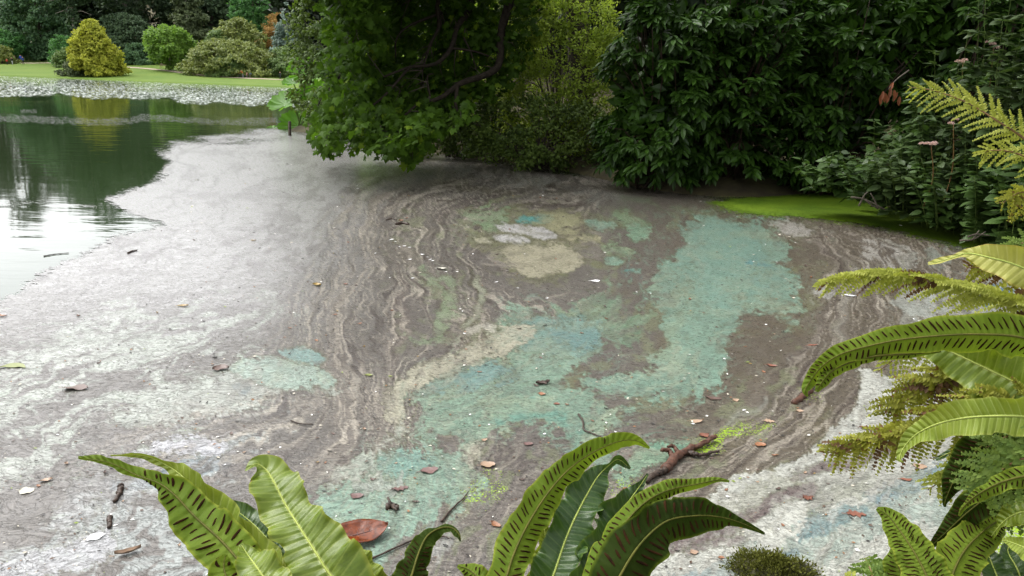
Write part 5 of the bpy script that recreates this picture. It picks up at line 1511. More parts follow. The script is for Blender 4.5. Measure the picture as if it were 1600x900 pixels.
def big_leaf():
    """the wet rust-red leaf behind the left fern"""
    c = G(562, 836, 0.02); dep = to_px(c)[2]; L = 92 / F_PX * dep
    n, mm = 22, 10
    V = []
    for i in range(n):
        x = i / (n - 1); w = 0.29 * math.sin(math.pi * min(x ** 0.9, 1)) ** 0.62
        for j in range(mm + 1):
            v = 2 * j / mm - 1
            V.append((x - .5, w * v, 0.06 * v * v * (1 + 0.5 * math.sin(5 * x + 1)) + 0.03 * (2 * x - 1) ** 2 + 0.012 * math.sin(9 * x + 2 * v) - 0.012 * math.exp(-(v / .06) ** 2) + 0.004 * math.sin(26 * x - 6 * abs(v))))
    Fs = [[i * (mm + 1) + j, i * (mm + 1) + j + 1, (i + 1) * (mm + 1) + j + 1, (i + 1) * (mm + 1) + j] for i in range(n - 1) for j in range(mm)]
    root = empty("magnolia_leaf", (c[0], c[1], 0.012), "large glossy wet rust-red leaf floating behind the left fern", "leaf")
    a = R(28); Rm = np.array(Matrix.Rotation(a, 3, 'Z') @ Matrix.Rotation(R(9), 3, 'X'))
    W_ = np.array(V) * L @ Rm.T + [c[0], c[1], 0.028]
    bl = new_obj("blade", py_mesh("blade", W_, Fs, True), LC['rust'], root)
    so = bl.modifiers.new("thick", 'SOLIDIFY'); so.thickness = 0.002
    ctr = np.array([(x - .5, 0, 0.05 * (2 * x - 1) ** 2 - 0.008) for x in np.linspace(-0.06, 1, 14)]) * L @ Rm.T + [c[0], c[1], 0.028]
    tubes("midrib", [(ctr, np.linspace(0.003, 0.0012, 14))], LC['plum'], root, 5)
    for k in range(7):                                            # side veins
        for sd in (-1, 1):
            x0 = 0.12 + 0.11 * k
            q = []
            for f in np.linspace(0, 0.85, 6):
                x = x0 + 0.16 * f; w = 0.29 * math.sin(math.pi * min(x ** 0.9, 1)) ** 0.62
                v = sd * f
                q.append((x - .5, w * v, 0.06 * v * v * (1 + 0.5 * math.sin(5 * x + 1)) + 0.03 * (2 * x - 1) ** 2 + 0.012 * math.sin(9 * x + 2 * v)))
            tubes("vein", [(np.array(q) * L @ Rm.T + [c[0], c[1], 0.0285], np.linspace(0.0014, 0.0005, 6))], LC['plum'], root, 4)
big_leaf()

# scraps that nothing tells apart: one mesh per kind, each an object of its own
SCRAP = [("orange", 46, "tiny orange-brown leaf scrap floating on the scum", (5, 12), .3), ("brown", 50, "tiny brown leaf scrap floating on the scum", (5, 13), .26),
         ("white", 52, "tiny white petal floating on the scum", (3, 8), .32), ("yellow", 26, "tiny yellow leaf scrap floating on the scum", (4, 8), .3), ("dark", 60, "tiny blackish bark scrap floating on the scum", (4, 12), .2),
         ("tan", 34, "tiny tan leaf scrap floating on the scum", (4, 10), .34)]
rs = np.random.default_rng(77)
for ck, n, lab, (lo, hi), wd in SCRAP:
    mes = []
    for k in range(3):
        me = leaf_shape(('oval', 'oak', 'oval')[k], (.3, .6, 1.0)[k], wd); me.materials.append(LC[ck]); mes.append(me)
    i = 0
    while i < n:
        x = rs.uniform(10, 1590); y = 250 + 620 * rs.random() ** 1.25
        if ck in ('orange', 'yellow', 'white') and rs.random() < 0.5: x = rs.uniform(440, 1300)
        if x < 470 and y < 480 and rs.random() < 0.75: continue
        if y < 250 + max(0, (x - 600) * 0.12) + 25 or (x < 240 and y < 470): continue
        s = rs.uniform(lo, hi) * (0.55 + 0.6 * (y - 250) / 600)
        float_leaf(x, y, s, rs.uniform(0, 360), ck, lab, group=lab.replace("tiny ", "").replace(" floating", "s floating"), name="leaf_scrap" if ck not in ("white", "dark") else ("petal" if ck == "white" else "bark_scrap"), me=mes[i % 3],
                   cat="leaf" if ck not in ("white", "dark") else ("petal" if ck == "white" else "bark"))
        i += 1
# fine litter too small to pick apart
def litter():
    m, nt, b = mat_base("fine_litter")
    geo = nt.nodes.new("ShaderNodeNewGeometry")
    c = ramp(nt, geo.outputs["Random Per Island"], [(0.0, rgb(30, 26, 20)), (0.34, rgb(70, 52, 38)), (0.60, rgb(120, 84, 50)), (0.72, rgb(170, 164, 148)), (0.86, rgb(206, 204, 196)), (0.94, rgb(112, 128, 48))], 'CONSTANT')
    nt.links.new(c, b.inputs["Base Color"]); b.inputs["Roughness"].default_value = 0.7
    n = 5200
    x = rs.uniform(0, 1600, n); y = 232 + 670 * rs.random(n) ** 1.1
    k = (y > 250 + np.maximum(0, (x - 600) * 0.12)) & ~((x < 250) & (y < 480))
    # gathered along drift lines of the film
    ps = sample_grid(PSI, x, y)
    k &= rs.random(n) < 0.30 + 0.9 * sst(0.52, 0.7, vnoise(ps * 0.07, ps * 0 + 2, 17))
    x, y = x[k], y[k]; n = len(x)
    pos = np.array([G(a, b_, 0.007) for a, b_ in zip(x, y)]); dep = to_px(pos)[2]
    ang = rs.uniform(0, 6.28, n)
    d = np.stack([np.cos(ang), np.sin(ang), rs.normal(0, 0.1, n)], 1)
    nn = np.stack([rs.normal(0, .2, n), rs.normal(0, .2, n), np.ones(n)], 1)
    sc = (2.0 + 5.5 * rs.random(n) ** 3) * (0.7 + 0.5 * (y - 230) / 600) / F_PX * dep
    pos[:, 2] += 0.08 * sc
    o = leaf_mass("litter", T_DIAMOND, pos, d, nn, sc, m, None)
    tag(o, "fine bits of bark, seed and petal strewn along the drift lines of the scum", "litter", kind="stuff")
litter()
# petals drifting in a line in the middle distance
for i, (x, y) in enumerate(((612, 374), (618, 377), (632, 384), (640, 386), (660, 397), (668, 401), (672, 405), (676, 407), (685, 418), (697, 424), (645, 434), (714, 424), (640, 405), (624, 385), (776, 440), (726, 520))):
    float_leaf(x, y, (8, 5, 7, 6)[i % 4], (12, -20, 30, 0)[i % 4], 'white', "white petal in the drifting row in the middle distance", curl=.6, wid=.26, group="white petals in a row", name="petal", cat="petal")

def stick(label, pts, r0, r1, z=0.012, mat='bark_wet', name="twig", stubs=()):
    c = np.array([G(x, y, 0) for x, y in pts]); d = to_px(c)[2].mean()
    c[:, 2] = z
    r0 = r0 / F_PX * d; r1 = r1 / F_PX * d
    q = smooth_path(c, 6 * len(pts)); q[:, 2] = max(z, r0 * 0.5)
    q += np.random.default_rng(int(pts[0][0])).normal(0, r0 * 0.18, q.shape) * [1, 1, 0.4]
    lst = [(q, np.linspace(r0, r1, len(q)) * (1 + 0.15 * np.sin(np.arange(len(q)) * 1.7)))]
    for s in stubs:
        e = np.array([G(x, y, 0) for x, y in s]); e[:, 2] = np.linspace(max(z, r0 * .5), max(z, r0 * .5) + r0 * 1.2, len(e))
        lst.append((e, np.linspace(r0 * .6, r0 * .3, len(e))))
    V, Fs = join_arrays([tube_arrays(p, r, 8) for p, r in lst])
    return tag(new_obj(name, py_mesh(name, V, Fs, True), M[mat]), label, "stick")
M['bark_red'] = plain_mat('bark_peeling', rgb(50, 32, 24), rgb(92, 60, 44), 60, 0.6, 0.6, 0.004)
stick("short curved black stick on the wet lower left scum", [(190, 762), (187, 774), (178, 788)], 4.5, 2.5)
stick("thin dark twig bent over the middle teal", [(904, 650), (911, 662), (912, 674), (926, 680), (944, 688)], 1.8, 1.0)
stick("long thin twig running behind the left-centre frond", [(556, 888), (600, 868), (650, 846), (690, 842), (702, 845)], 1.8, 1.1)
stick("thin dark twig above the left-centre frond", [(690, 818), (705, 800), (722, 784), (732, 772)], 1.9, 0.9)
stick("dark floating stub in the upper middle distance", [(620, 352), (628, 350), (638, 352)], 3.0, 2.2)
stick("thin twig lying on the open water at the left", [(68, 401), (85, 398), (108, 396)], 0.8, 0.5, z=0.006)
stick("small dark twig on the grey scum near the water edge", [(200, 397), (207, 394), (214, 393)], 1.6, 1.0)
stick("thin black twig on the mauve scum below the pale patch", [(455, 660), (470, 665), (490, 666)], 1.4, 0.8)
stick("small dark twig at left of the row of petals", [(603, 345), (612, 343), (620, 345)], 0.9, 0.6)
stick("dark knot of wet bark behind the big rust-red leaf", [(604, 796), (612, 792), (622, 798)], 5.0, 3.2, stubs=[[(612, 794), (606, 786)], [(612, 794), (620, 806)]])
stick("small dark twig beside the curved black stick", [(170, 812), (172, 820), (170, 828)], 4.0, 2.5)

def broken_branch():
    root = empty("broken_branch", G(1050, 725, 0.0), "broken branch with peeling red-brown bark right of the central fern", "branch")
    def t(name, pts, ra, rb_, mat, z=(0.02, 0.02)):
        c = np.array([G(x, y, 0) for x, y in pts]); d = to_px(c)[2].mean(); c[:, 2] = np.linspace(z[0], z[1], len(pts))
        q = smooth_path(c, 18); q += np.random.default_rng(len(pts) + int(pts[0][0])).normal(0, ra / F_PX * d * 0.12, q.shape)
        q = smooth_path(q, 40)
        r = np.linspace(ra, rb_, 40) / F_PX * d * (0.85 + .2 * fbm(np.arange(40) * 0.5, np.arange(40) * 0.0 + ra, 4, 3))
        V, Fs = tube_arrays(q, r, 12)
        V = V + np.random.default_rng(9).normal(0, 0.10 * ra / F_PX * d, V.shape)
        new_obj(name, py_mesh(name, V, Fs, True), M[mat], root)
    t("stem", [(1040, 738), (1052, 724), (1070, 712), (1090, 703), (1118, 690)], 9, 3.5, 'bark_red', (0.02, 0.03))
    t("dark_end", [(1010, 757), (1022, 747), (1036, 742), (1044, 736)], 4.5, 6, 'bark_wet')
    t("stub", [(1052, 724), (1044, 716), (1032, 719)], 5, 3.0, 'bark_red', (0.03, 0.06))
    t("stub", [(1060, 716), (1050, 708), (1042, 713)], 4, 2.0, 'bark_red', (0.03, 0.055))
    t("side_twig", [(1072, 712), (1094, 716), (1122, 710)], 5, 2, 'bark_wet')
broken_branch()
stick("red-brown stub under the tip of the striped drooping frond", [(1240, 632), (1254, 622), (1266, 612)], 4.5, 5.5, mat='bark_red', name="branch", stubs=[[(1266, 612), (1272, 600)]])
def shore_twigs():
    root = empty("fallen_twigs", G(1370, 325, 0), "bare forked twigs sticking out of the duckweed below the weeds", "twigs")
    for pts in (((1342, 322, 0.0), (1350, 306, 0), (1356, 300, 0)), ((1330, 308, 0), (1352, 312, 0), (1384, 328, 0)), ((1372, 326, 0), (1366, 312, 0), (1360, 302, 0)), ((1352, 312, 0), (1364, 322, 0), (1378, 326, 0))):
        c = np.array([AY(x, y, 10.3) for x, y, _ in pts]); c[:, 2] = np.maximum(c[:, 2], 0.01)
        tubes("twig", [(smooth_path(c, 8), np.linspace(0.014, 0.007, 8))], M['bark'], root, 5)
    root2 = empty("fallen_twigs", G(1530, 372, 0), "dark forked twigs in the duckweed at its right end", "twigs")
    for pts in (((1500, 376), (1520, 374), (1540, 362)), ((1520, 374), (1524, 368), (1530, 360)), ((1512, 370), (1526, 366), (1546, 368))):
        c = np.array([AY(x, y, 8.3) for x, y in pts]); c[:, 2] = np.maximum(c[:, 2], 0.01)
        tubes("twig", [(smooth_path(c, 8), np.linspace(0.012, 0.006, 8))], M['bark'], root2, 5)
shore_twigs()

# ================================================================== STONE WALL UNDER THE CAMERA, MOSSY ROCK
ZW = 1.27
WA, WB = G(1390, 903, ZW), G(1625, 874, ZW)
wdir = nrmz((WB - WA)[:2]); wout = np.array([-wdir[1], wdir[0]])
if wout[1] < 0: wout = -wout
def stone_mat():
    m, nt, b = mat_base("old_stone")
    geo = nt.nodes.new("ShaderNodeNewGeometry")
    n1 = noise_node(nt, 9, 6, 0.65, geo.outputs["Position"]); n2 = noise_node(nt, 160, 3, 0.6, geo.outputs["Position"])
    c = ramp(nt, n1.outputs[0], [(0.3, rgb(92, 80, 68)), (0.55, rgb(142, 128, 112)), (0.75, rgb(120, 116, 92))])
    c = mixc(nt, 0.6, c, ramp(nt, n2.outputs[0], [(0.3, (0.6,) * 3 + (1,)), (0.7, (1.3,) * 3 + (1,))]), 'MULTIPLY')
    nt.links.new(c, b.inputs["Base Color"]); b.inputs["Roughness"].default_value = 0.9
    bump(nt, mathn(nt, 'ADD', n1.outputs[0], mathn(nt, 'MULTIPLY', n2.outputs[0], 0.3)), 0.6, 0.01, b)
    return m
M['stone'] = stone_mat()
def rough_block(c0, L, depth, h, seed, zt):
    """a block on the wall line starting L0 along it, slightly uneven"""
    r = np.random.default_rng(seed)
    nx, ny = 7, 4
    V = []
    for face in (0, 1):
        for i in range(nx):
            for j in range(ny):
                a = c0 + L * (0.012 + 0.976 * i / (nx - 1)); o_ = -depth * (1 - j / (ny - 1))
                e = 1 if i in (0, nx - 1) or j in (0, ny - 1) else 0
                z = (zt - 0.012 * e + r.normal(0, 0.004)) if face == 0 else zt - h
                p = WA[:2] + wdir * a + wout * (o_ + r.normal(0, 0.003))
                V.append((p[0], p[1], z))
    Fs = []
    for i in range(nx - 1):
        for j in range(ny - 1):
            a = i * ny + j; Fs.append([a, a + ny, a + ny + 1, a + 1])
            b = a + nx * ny; Fs.append([b, b + 1, b + ny + 1, b + ny])
    rim = [i * ny for i in range(nx)] + [(nx - 1) * ny + j for j in range(1, ny)] + [i * ny + ny - 1 for i in range(nx - 2, -1, -1)] + [j for j in range(ny - 2, 0, -1)]
    for k in range(len(rim)):
        a, b = rim[k], rim[(k + 1) % len(rim)]
        Fs.append([a, b, b + nx * ny, a + nx * ny])
    return V, Fs
def wall():
    c = (WA[:2] - wout * 0.2)
    root = empty("stone_wall", (c[0], c[1], -0.1), "old stone parapet in the lower right corner", "wall")
    for i in range(9):
        V, Fs = rough_block(-2.4 + i * 0.5, 0.495, 0.40, 0.14, 40 + i, ZW)
        me = py_mesh("coping_stone", V, Fs, False)
        o = new_obj("coping_stone", me, M['stone'], root)
        bv = o.modifiers.new("bevel", 'BEVEL'); bv.width = 0.008; bv.segments = 2
    for row in range(5):
        for i in range(8):
            V, Fs = rough_block(-2.4 + i * 0.56 + 0.2 * (row % 2), 0.55, 0.36, 0.255, 80 + i + 10 * row, ZW - 0.145 - 0.26 * row)
            V = [(x - wout[0] * 0.02, y - wout[1] * 0.02, z) for x, y, z in V]
            new_obj("stone", py_mesh("stone", V, Fs, False), M['stone'], root)
wall()

M['rock_dark'] = plain_mat('rock_dark', rgb(34, 34, 20), rgb(60, 58, 34), 40, 0.9, 0.6, 0.01)
def mossy_rock():
    M['moss'] = leaf_mat('moss', rgb(52, 52, 20), rgb(96, 100, 40), 0.9, 0.15, 0.15, nscale=30)
    c = G(1205, 905, 0.0); c[1] += 0.02
    root = empty("mossy_rock", (c[0], c[1], 0), "moss-covered rock at the bottom edge between fern and striped fronds", "rock")
    r = np.random.default_rng(3)
    n, k = 22, 10
    V = []
    for i in range(k):
        ph = i / (k - 1) * math.pi / 2
        for j in range(n):
            a = j / n * 2 * math.pi
            rr = math.cos(ph) * (0.15 + 0.03 * math.sin(3 * a + 1) + 0.02 * math.sin(7 * a)) + 0.002
            V.append((c[0] + 1.15 * rr * math.cos(a), c[1] + 0.8 * rr * math.sin(a), -0.05 + 0.115 * math.sin(ph) + 0.01 * math.sin(9 * a + i)))
    Fs = [[i * n + j, i * n + (j + 1) % n, (i + 1) * n + (j + 1) % n, (i + 1) * n + j] for i in range(k - 1) for j in range(n)]
    new_obj("rock", py_mesh("rock", V, Fs, True), M['rock_dark'], root)
    V = np.array(V)
    sel = r.integers(0, len(V), 9000)
    pos = V[sel] + r.normal(0, 0.012, (9000, 3)); pos = pos[pos[:, 2] > -0.005]
    out = nrmz(pos - np.array([c[0], c[1], -0.1]))
    leaf_mass("moss", T_DIAMOND, pos, out + r.normal(0, 0.5, pos.shape), r.normal(0, 1, pos.shape), r.uniform(0.008, 0.017, len(pos)), M['moss'], root)
mossy_rock()
# ================================================================== FERNS IN FRONT OF THE CAMERA
def frond_mat(name, base, deep, rib, edge, trans=0.3, rough=0.5, spec=0.22):
    base, deep, rib, edge = [tuple(x * 0.66 for x in q[:3]) + (1,) for q in (base, deep, rib, edge)]
    m, nt, b = mat_base(name)
    at = nt.nodes.new("ShaderNodeAttribute"); at.attribute_name = "frond"
    sp = nt.nodes.new("ShaderNodeSeparateXYZ"); nt.links.new(at.outputs["Vector"], sp.inputs[0])
    geo = nt.nodes.new("ShaderNodeNewGeometry"); oi = nt.nodes.new("ShaderNodeObjectInfo")
    av = mathn(nt, 'ABSOLUTE', sp.outputs[1])
    n1 = noise_node(nt, 22, 4, 0.6, geo.outputs["Position"]); n2 = noise_node(nt, 6, 2, 0.5, geo.outputs["Position"])
    c = mixc(nt, ramp(nt, mathn(nt, 'ADD', mathn(nt, 'MULTIPLY', n1.outputs[0], 0.5), mathn(nt, 'MULTIPLY', n2.outputs[0], 0.5)), [(0.36, (0,) * 3 + (1,)), (0.64, (1,) * 4)]), deep, base)
    # veins run obliquely from the midrib
    sn = mathn(nt, 'SINE', mathn(nt, 'SUBTRACT', mathn(nt, 'MULTIPLY', sp.outputs[2], 1.0), mathn(nt, 'MULTIPLY', av, 5.0)))
    vein = ramp(nt, sn, [(0.80, (0,) * 3 + (1,)), (1.0, (1,) * 4)])
    c = mixc(nt, mathn(nt, 'MULTIPLY', vein, 0.22), c, rib)
    c = mixc(nt, ramp(nt, av, [(0.86, (0,) * 3 + (1,)), (1.0, (0.7,) * 3 + (1,))]), c, edge)
    c = mixc(nt, ramp(nt, av, [(0.035, (0.85,) * 3 + (1,)), (0.07, (0,) * 3 + (1,))]), c, rib)
    n4 = noise_node(nt, 55, 2, 0.5, geo.outputs["Position"])
    c = mixc(nt, ramp(nt, n4.outputs[0], [(0.76, (0,) * 3 + (1,)), (0.80, (0.7,) * 3 + (1,))]), c, rgb(110, 80, 40))
    nt.links.new(c, b.inputs["Base Color"])
    b.inputs["Roughness"].default_value = rough; b.inputs["Specular IOR Level"].default_value = spec
    bump(nt, mathn(nt, 'ADD', sn, mathn(nt, 'MULTIPLY', n1.outputs[0], 0.6)), 0.45, 0.003, b)
    tr = nt.nodes.new("ShaderNodeBsdfTranslucent")
    nt.links.new(mixc(nt, 0.55, c, (base[0] * 1.5, base[1] * 1.5, base[2] * 0.5, 1)), tr.inputs["Color"])
    mx = nt.nodes.new("ShaderNodeMixShader"); mx.inputs[0].default_value = trans
    nt.links.new(b.outputs[0], mx.inputs[1]); nt.links.new(tr.outputs[0], mx.inputs[2])
    nt.links.new(mx.outputs[0], nt.nodes["Material Output"].inputs["Surface"])
    return m
M['f_top'] = frond_mat('frond_top', rgb(130, 150, 42), rgb(92, 116, 28), rgb(180, 188, 100), rgb(156, 162, 52), rough=0.40, spec=0.4)
M['f_pale'] = frond_mat('frond_pale', rgb(150, 166, 62), rgb(120, 142, 46), rgb(206, 212, 140), rgb(170, 178, 84))
M['f_yel'] = frond_mat('frond_yellowing', rgb(190, 188, 104), rgb(164, 168, 78), rgb(222, 216, 150), rgb(166, 140, 70))
M['f_dark'] = frond_mat('frond_deep_green', rgb(70, 100, 36), rgb(46, 76, 28), rgb(120, 140, 66), rgb(104, 128, 44), trans=0.22, rough=0.38, spec=0.4)
M['f_under'] = frond_mat('frond_underside', rgb(122, 144, 44), rgb(96, 122, 34), rgb(96, 104, 40), rgb(164, 172, 60), trans=0.42, rough=0.65, spec=0.12)
M['f_under_dk'] = frond_mat('frond_underside_dark', rgb(54, 72, 16), rgb(34, 48, 10), rgb(40, 46, 14), rgb(104, 122, 30), trans=0.35, rough=0.75, spec=0.08)
M['sorus'] = plain_mat('sorus_brown', rgb(22, 14, 7), rgb(46, 28, 13), 120, 1.0, 0.4, 0.001, spec=0.05)
M['rib_dark'] = plain_mat('midrib_dark', rgb(62, 66, 24), rgb(84, 82, 34), 60, 0.7, 0, spec=0.1)
M['rib_pale'] = plain_mat('midrib_pale', rgb(132, 146, 68), rgb(152, 162, 84), 60, 0.6, 0, spec=0.2)

def frond(parent, ctrl, mat, under=False, seed=0, ruffle=0.2, fold=0.22, veins=34, sori=0.0, label=None, sori_span=(0.1, 0.95), nrow=130, wave=4.6, sori_sides=(-1, 1), wide=0.90):
    """ctrl rows from base to tip: px, py, depth, half-width in px, roll in degrees"""
    r = np.random.default_rng(seed + 500)
    q = smooth_path(np.array(ctrl, float), nrow)
    q[:, 3] = np.maximum(q[:, 3] * wide, 0.4)
    pos = np.array([P(a, b, d) for a, b, d in q[:, :3]])
    hw = q[:, 3] / F_PX * q[:, 2]
    t = nrmz(np.gradient(pos, axis=0))
    v = nrmz(pos - CPOS)
    w = nrmz(np.cross(t, v)); n = np.cross(w, t)
    flip = np.sum(n * -v, 1) < 0
    n[flip] *= -1
    ro = np.radians(q[:, 4])[:, None]
    w2 = w * np.cos(ro) + n * np.sin(ro); n2 = n * np.cos(ro) - w * np.sin(ro)
    L = np.concatenate([[0], np.cumsum(np.linalg.norm(np.diff(pos, axis=0), axis=1))]); u = L / L[-1]
    nc = 17
    vv = np.linspace(-1, 1, nc)
    sg = -1.0 if under else 1.0
    U, VV = np.meshgrid(u, vv, indexing='ij'); A = np.abs(VV)
    ph = r.uniform(0, 6.28, 2); fr = r.uniform(0.9, 1.1, 2) * wave
    side = (VV > 0).astype(int)
    ruf = np.sin(2 * math.pi * fr[side] * U + ph[side]) + 0.4 * np.sin(2 * math.pi * 2.3 * fr[side] * U + 2 * ph[side])
    ew = 1 + 0.05 * np.sin(2 * math.pi * fr[side] * 1.7 * U + ph[side] * 3) + 0.006 * np.sin(2 * math.pi * veins * U)
    nz = fbm(U * L[-1] * 60, VV * 0.6 + seed, seed, 3)
    ew = ew + 0.04 * nz - 0.16 * sst(0.45, 0.62, fbm(U * L[-1] * 26 + 40 * side, side * 3.1 + seed, seed + 3, 2)) * sst(0.6, 1.0, A)
    H = hw[:, None]
    cross = sg * H * fold * (A ** 1.3) + H * ruffle * 1.7 * ruf * A ** 2.0 + H * 0.042 * np.sin(2 * math.pi * veins * U - 5 * A) * np.sin(math.pi * np.clip(A, 0, 1)) - sg * H * 0.05 * np.exp(-(VV / 0.07) ** 2)
    lat = VV * H * ew * np.sqrt(np.clip(1 - (fold * A) ** 2, 0.2, 1))
    S = pos[:, None, :] + w2[:, None, :] * lat[..., None] + n2[:, None, :] * cross[..., None]
    nr = len(u)
    i = (np.arange(nr - 1)[:, None] * nc + np.arange(nc - 1)[None, :]).ravel()
    F = np.stack([i, i + 1, i + 1 + nc, i + nc], 1)
    me = np_mesh("frond", S.reshape(-1, 3), F)
    at = me.attributes.new("frond", 'FLOAT_VECTOR', 'POINT')
    at.data.foreach_set("vector", np.stack([U, VV, U * 2 * math.pi * veins], -1).reshape(-1, 3).astype(np.float32).ravel())
    o = new_obj("frond", me, mat, parent)
    if label: o["label"] = label
    # raised midrib
    mid = S[:, nc // 2] + n2 * (0.0006)
    tubes("midrib", [(mid[:-4], np.linspace(0.0017, 0.0004, nr - 4))], M['rib_dark'] if under else M['rib_pale'], o, 6)
    if sori:
        def surf(uu, vq):
            fi = np.interp(uu, u, np.arange(nr)); fj = (vq + 1) / 2 * (nc - 1)
            a, b = int(min(fi, nr - 2)), int(min(fj, nc - 2)); x, y = fi - a, fj - b
            p = S[a, b] * (1 - x) * (1 - y) + S[a + 1, b] * x * (1 - y) + S[a, b + 1] * (1 - x) * y + S[a + 1, b + 1] * x * y
            e1 = S[a + 1, b] - S[a, b]; e2 = S[a, b + 1] - S[a, b]
            nn = nrmz(np.cross(e1, e2)); nn = nn if nn @ n2[a] > 0 else -nn
            return p, nn, nrmz(e1)
        cnt = int(veins * sori * 1.25)
        for sd in sori_sides:
            for k in range(cnt):
                u0 = sori_span[0] + (sori_span[1] - sori_span[0]) * (k + r.uniform(0.3, 0.7)) / cnt
                if r.random() < 0.05: continue
                a0, a1 = r.uniform(0.16, 0.30), r.uniform(0.66, 0.86)
                if r.random() < 0.15: a1 = a0 + 0.3
                ww = 0.33 * (sori_span[1] - sori_span[0]) / cnt * L[-1] * r.uniform(0.75, 1.1)
                lw = np.interp(u0, u, hw)
                if lw < 0.004: continue
                rows = []
                for f in np.linspace(0, 1, 5):
                    a = a0 + (a1 - a0) * f
                    p, nn, e1 = surf(min(0.995, u0 + 0.55 * a * lw / L[-1]), sd * a)
                    k_ = max(0.12, math.sin(math.pi * (0.08 + 0.84 * f)) ** 0.5)
                    rows.append([p - e1 * ww * k_ * .5 + nn * 0.0003, p + nn * (0.0016 * k_ + 0.0004), p + e1 * ww * k_ * .5 + nn * 0.0003])
                V = np.array(rows).reshape(-1, 3)
                Fs = [[i_ * 3 + j, i_ * 3 + j + 1, i_ * 3 + j + 4, i_ * 3 + j + 3] for i_ in range(4) for j in range(2)]
                new_obj("sorus", py_mesh("sorus", V, Fs, True), M['sorus'], o)
    return o

def fern_root(label, px, py, d):
    b = P(px, py, d)
    return empty("harts_tongue_fern", b, label, "fern", "hart's tongue ferns on the parapet")

# ---- left fern
f1 = fern_root("hart's tongue fern at the lower left with one broad upright frond", 500, 1010, 0.86)
B = (500, 1010, 0.86)
frond(f1, [(*B, 5, 0), (528, 930, .88, 58, 0), (503, 880, .90, 57, -5), (472, 830, .93, 44, 0), (446, 788, .96, 40, 5), (430, 756, .98, 38, 10), (416, 734, 1.0, 28, 25), (400, 725, 1.0, 13, 45), (384, 736, 0.99, 3, 60)], M['f_top'], seed=1, ruffle=0.13, fold=0.12, veins=26, label="broad upright light green frond", wide=1.0)
frond(f1, [(*B, 4, 0), (430, 935, .85, 40, 20), (385, 890, .88, 44, 15), (345, 845, .92, 46, 10), (305, 808, .95, 42, 5), (275, 775, .97, 32, -10), (250, 755, .99, 20, -30), (215, 742, 1.02, 12, -40), (170, 722, 1.05, 10, -30), (122, 715, 1.08, 3, -20)], M['f_under'], under=True, seed=2, ruffle=0.18, fold=0.25, sori=0.52, sori_span=(0.2, 0.72), label="frond turned over to show brown spore stripes, tip stretched far left", sori_sides=(-1, 1))
frond(f1, [(*B, 4, 0), (450, 930, .90, 34, -20), (410, 880, .93, 40, -20), (370, 840, .97, 42, -25), (335, 800, 1.0, 38, -25), (310, 772, 1.02, 34, -30), (285, 745, 1.04, 24, -30), (262, 728, 1.06, 10, -30), (225, 712, 1.08, 7, -50), (172, 711, 1.10, 3, -60)], M['f_pale'], seed=3, ruffle=0.14, fold=0.3, veins=34)
frond(f1, [(*B, 4, 0), (475, 925, 0.95, 34, 10), (440, 870, .99, 40, 10), (405, 828, 1.02, 34, 15), (375, 802, 1.04, 18, 20), (345, 782, 1.06, 3, 20)], M['f_dark'], seed=4, ruffle=0.2, fold=0.3)
frond(f1, [(*B, 4, 0), (490, 930, 0.98, 34, 30), (458, 870, 1.0, 34, 30), (438, 830, 1.03, 26, 25), (425, 800, 1.05, 4, 25)], M['f_dark'], seed=5, ruffle=0.2, fold=0.3)
frond(f1, [(*B, 4, 0), (585, 945, .90, 28, 0), (572, 905, .92, 32, 10), (556, 876, .93, 26, 30), (545, 860, .94, 12, 50), (538, 852, .94, 3, 60)], M['f_pale'], seed=6, ruffle=0.22, fold=0.2)
frond(f1, [(*B, 4, 0), (395, 960, .80, 30, 0), (365, 925, .82, 34, 0), (350, 890, .84, 26, 10), (352, 866, .85, 4, 20)], M['f_under'], under=True, seed=16, sori=0.3)
frond(f1, [(*B, 4, 0), (450, 975, .80, 34, 0), (430, 930, .82, 40, 5), (404, 890, .84, 36, 10), (388, 868, .86, 20, 15), (376, 850, .87, 3, 20)], M['f_top'], seed=17, veins=24)
# ---- small curled frond
f2 = fern_root("hart's tongue fern frond with a curled-over tip left of centre", 640, 1000, 0.84)
B = (640, 1000, 0.84)
frond(f2, [(*B, 4, 0), (636, 930, .86, 34, 0), (645, 893, .88, 32, 5), (655, 862, .90, 24, 0), (668, 838, .92, 18, -20), (688, 826, .93, 12, -40), (706, 826, .93, 9, -50), (717, 836, .92, 6, -50), (720, 846, .915, 2, -50)], M['f_under_dk'], under=True, seed=7, ruffle=0.15, fold=0.3, sori=0.25, sori_span=(0.3, 0.6), label="curled-over frond with dark underside")
# ---- central fern
f3 = fern_root("hart's tongue fern at bottom centre with several arching striped fronds", 850, 1030, 0.84)
B = (850, 1030, 0.84)
frond(f3, [(*B, 4, 0), (788, 945, .84, 32, 0), (795, 890, .87, 34, 0), (815, 838, .90, 36, 5), (842, 790, .93, 33, 10), (872, 750, .96, 28, 15), (902, 722, .98, 24, 20), (935, 702, 1.0, 19, 25), (965, 690, 1.02, 16, 20), (992, 688, 1.03, 10, 10), (1015, 700, 1.04, 2, 0)], M['f_under'], under=True, seed=8, ruffle=0.12, fold=0.2, veins=46, sori=0.62, sori_span=(0.16, 0.82), label="arching yellow-green frond with rows of brown spore stripes")
frond(f3, [(*B, 4, 0), (848, 950, .88, 36, 0), (868, 890, .91, 42, 0), (885, 840, .94, 40, 0), (903, 800, .97, 38, 0), (920, 768, 1.0, 34, 5), (934, 745, 1.02, 20, 20), (950, 728, 1.04, 7, 40), (966, 718, 1.05, 12, 30), (985, 732, 1.05, 2, 20)], M['f_dark'], seed=9, ruffle=0.2, fold=0.25, veins=30, label="green frond with pale midrib showing its upper side")
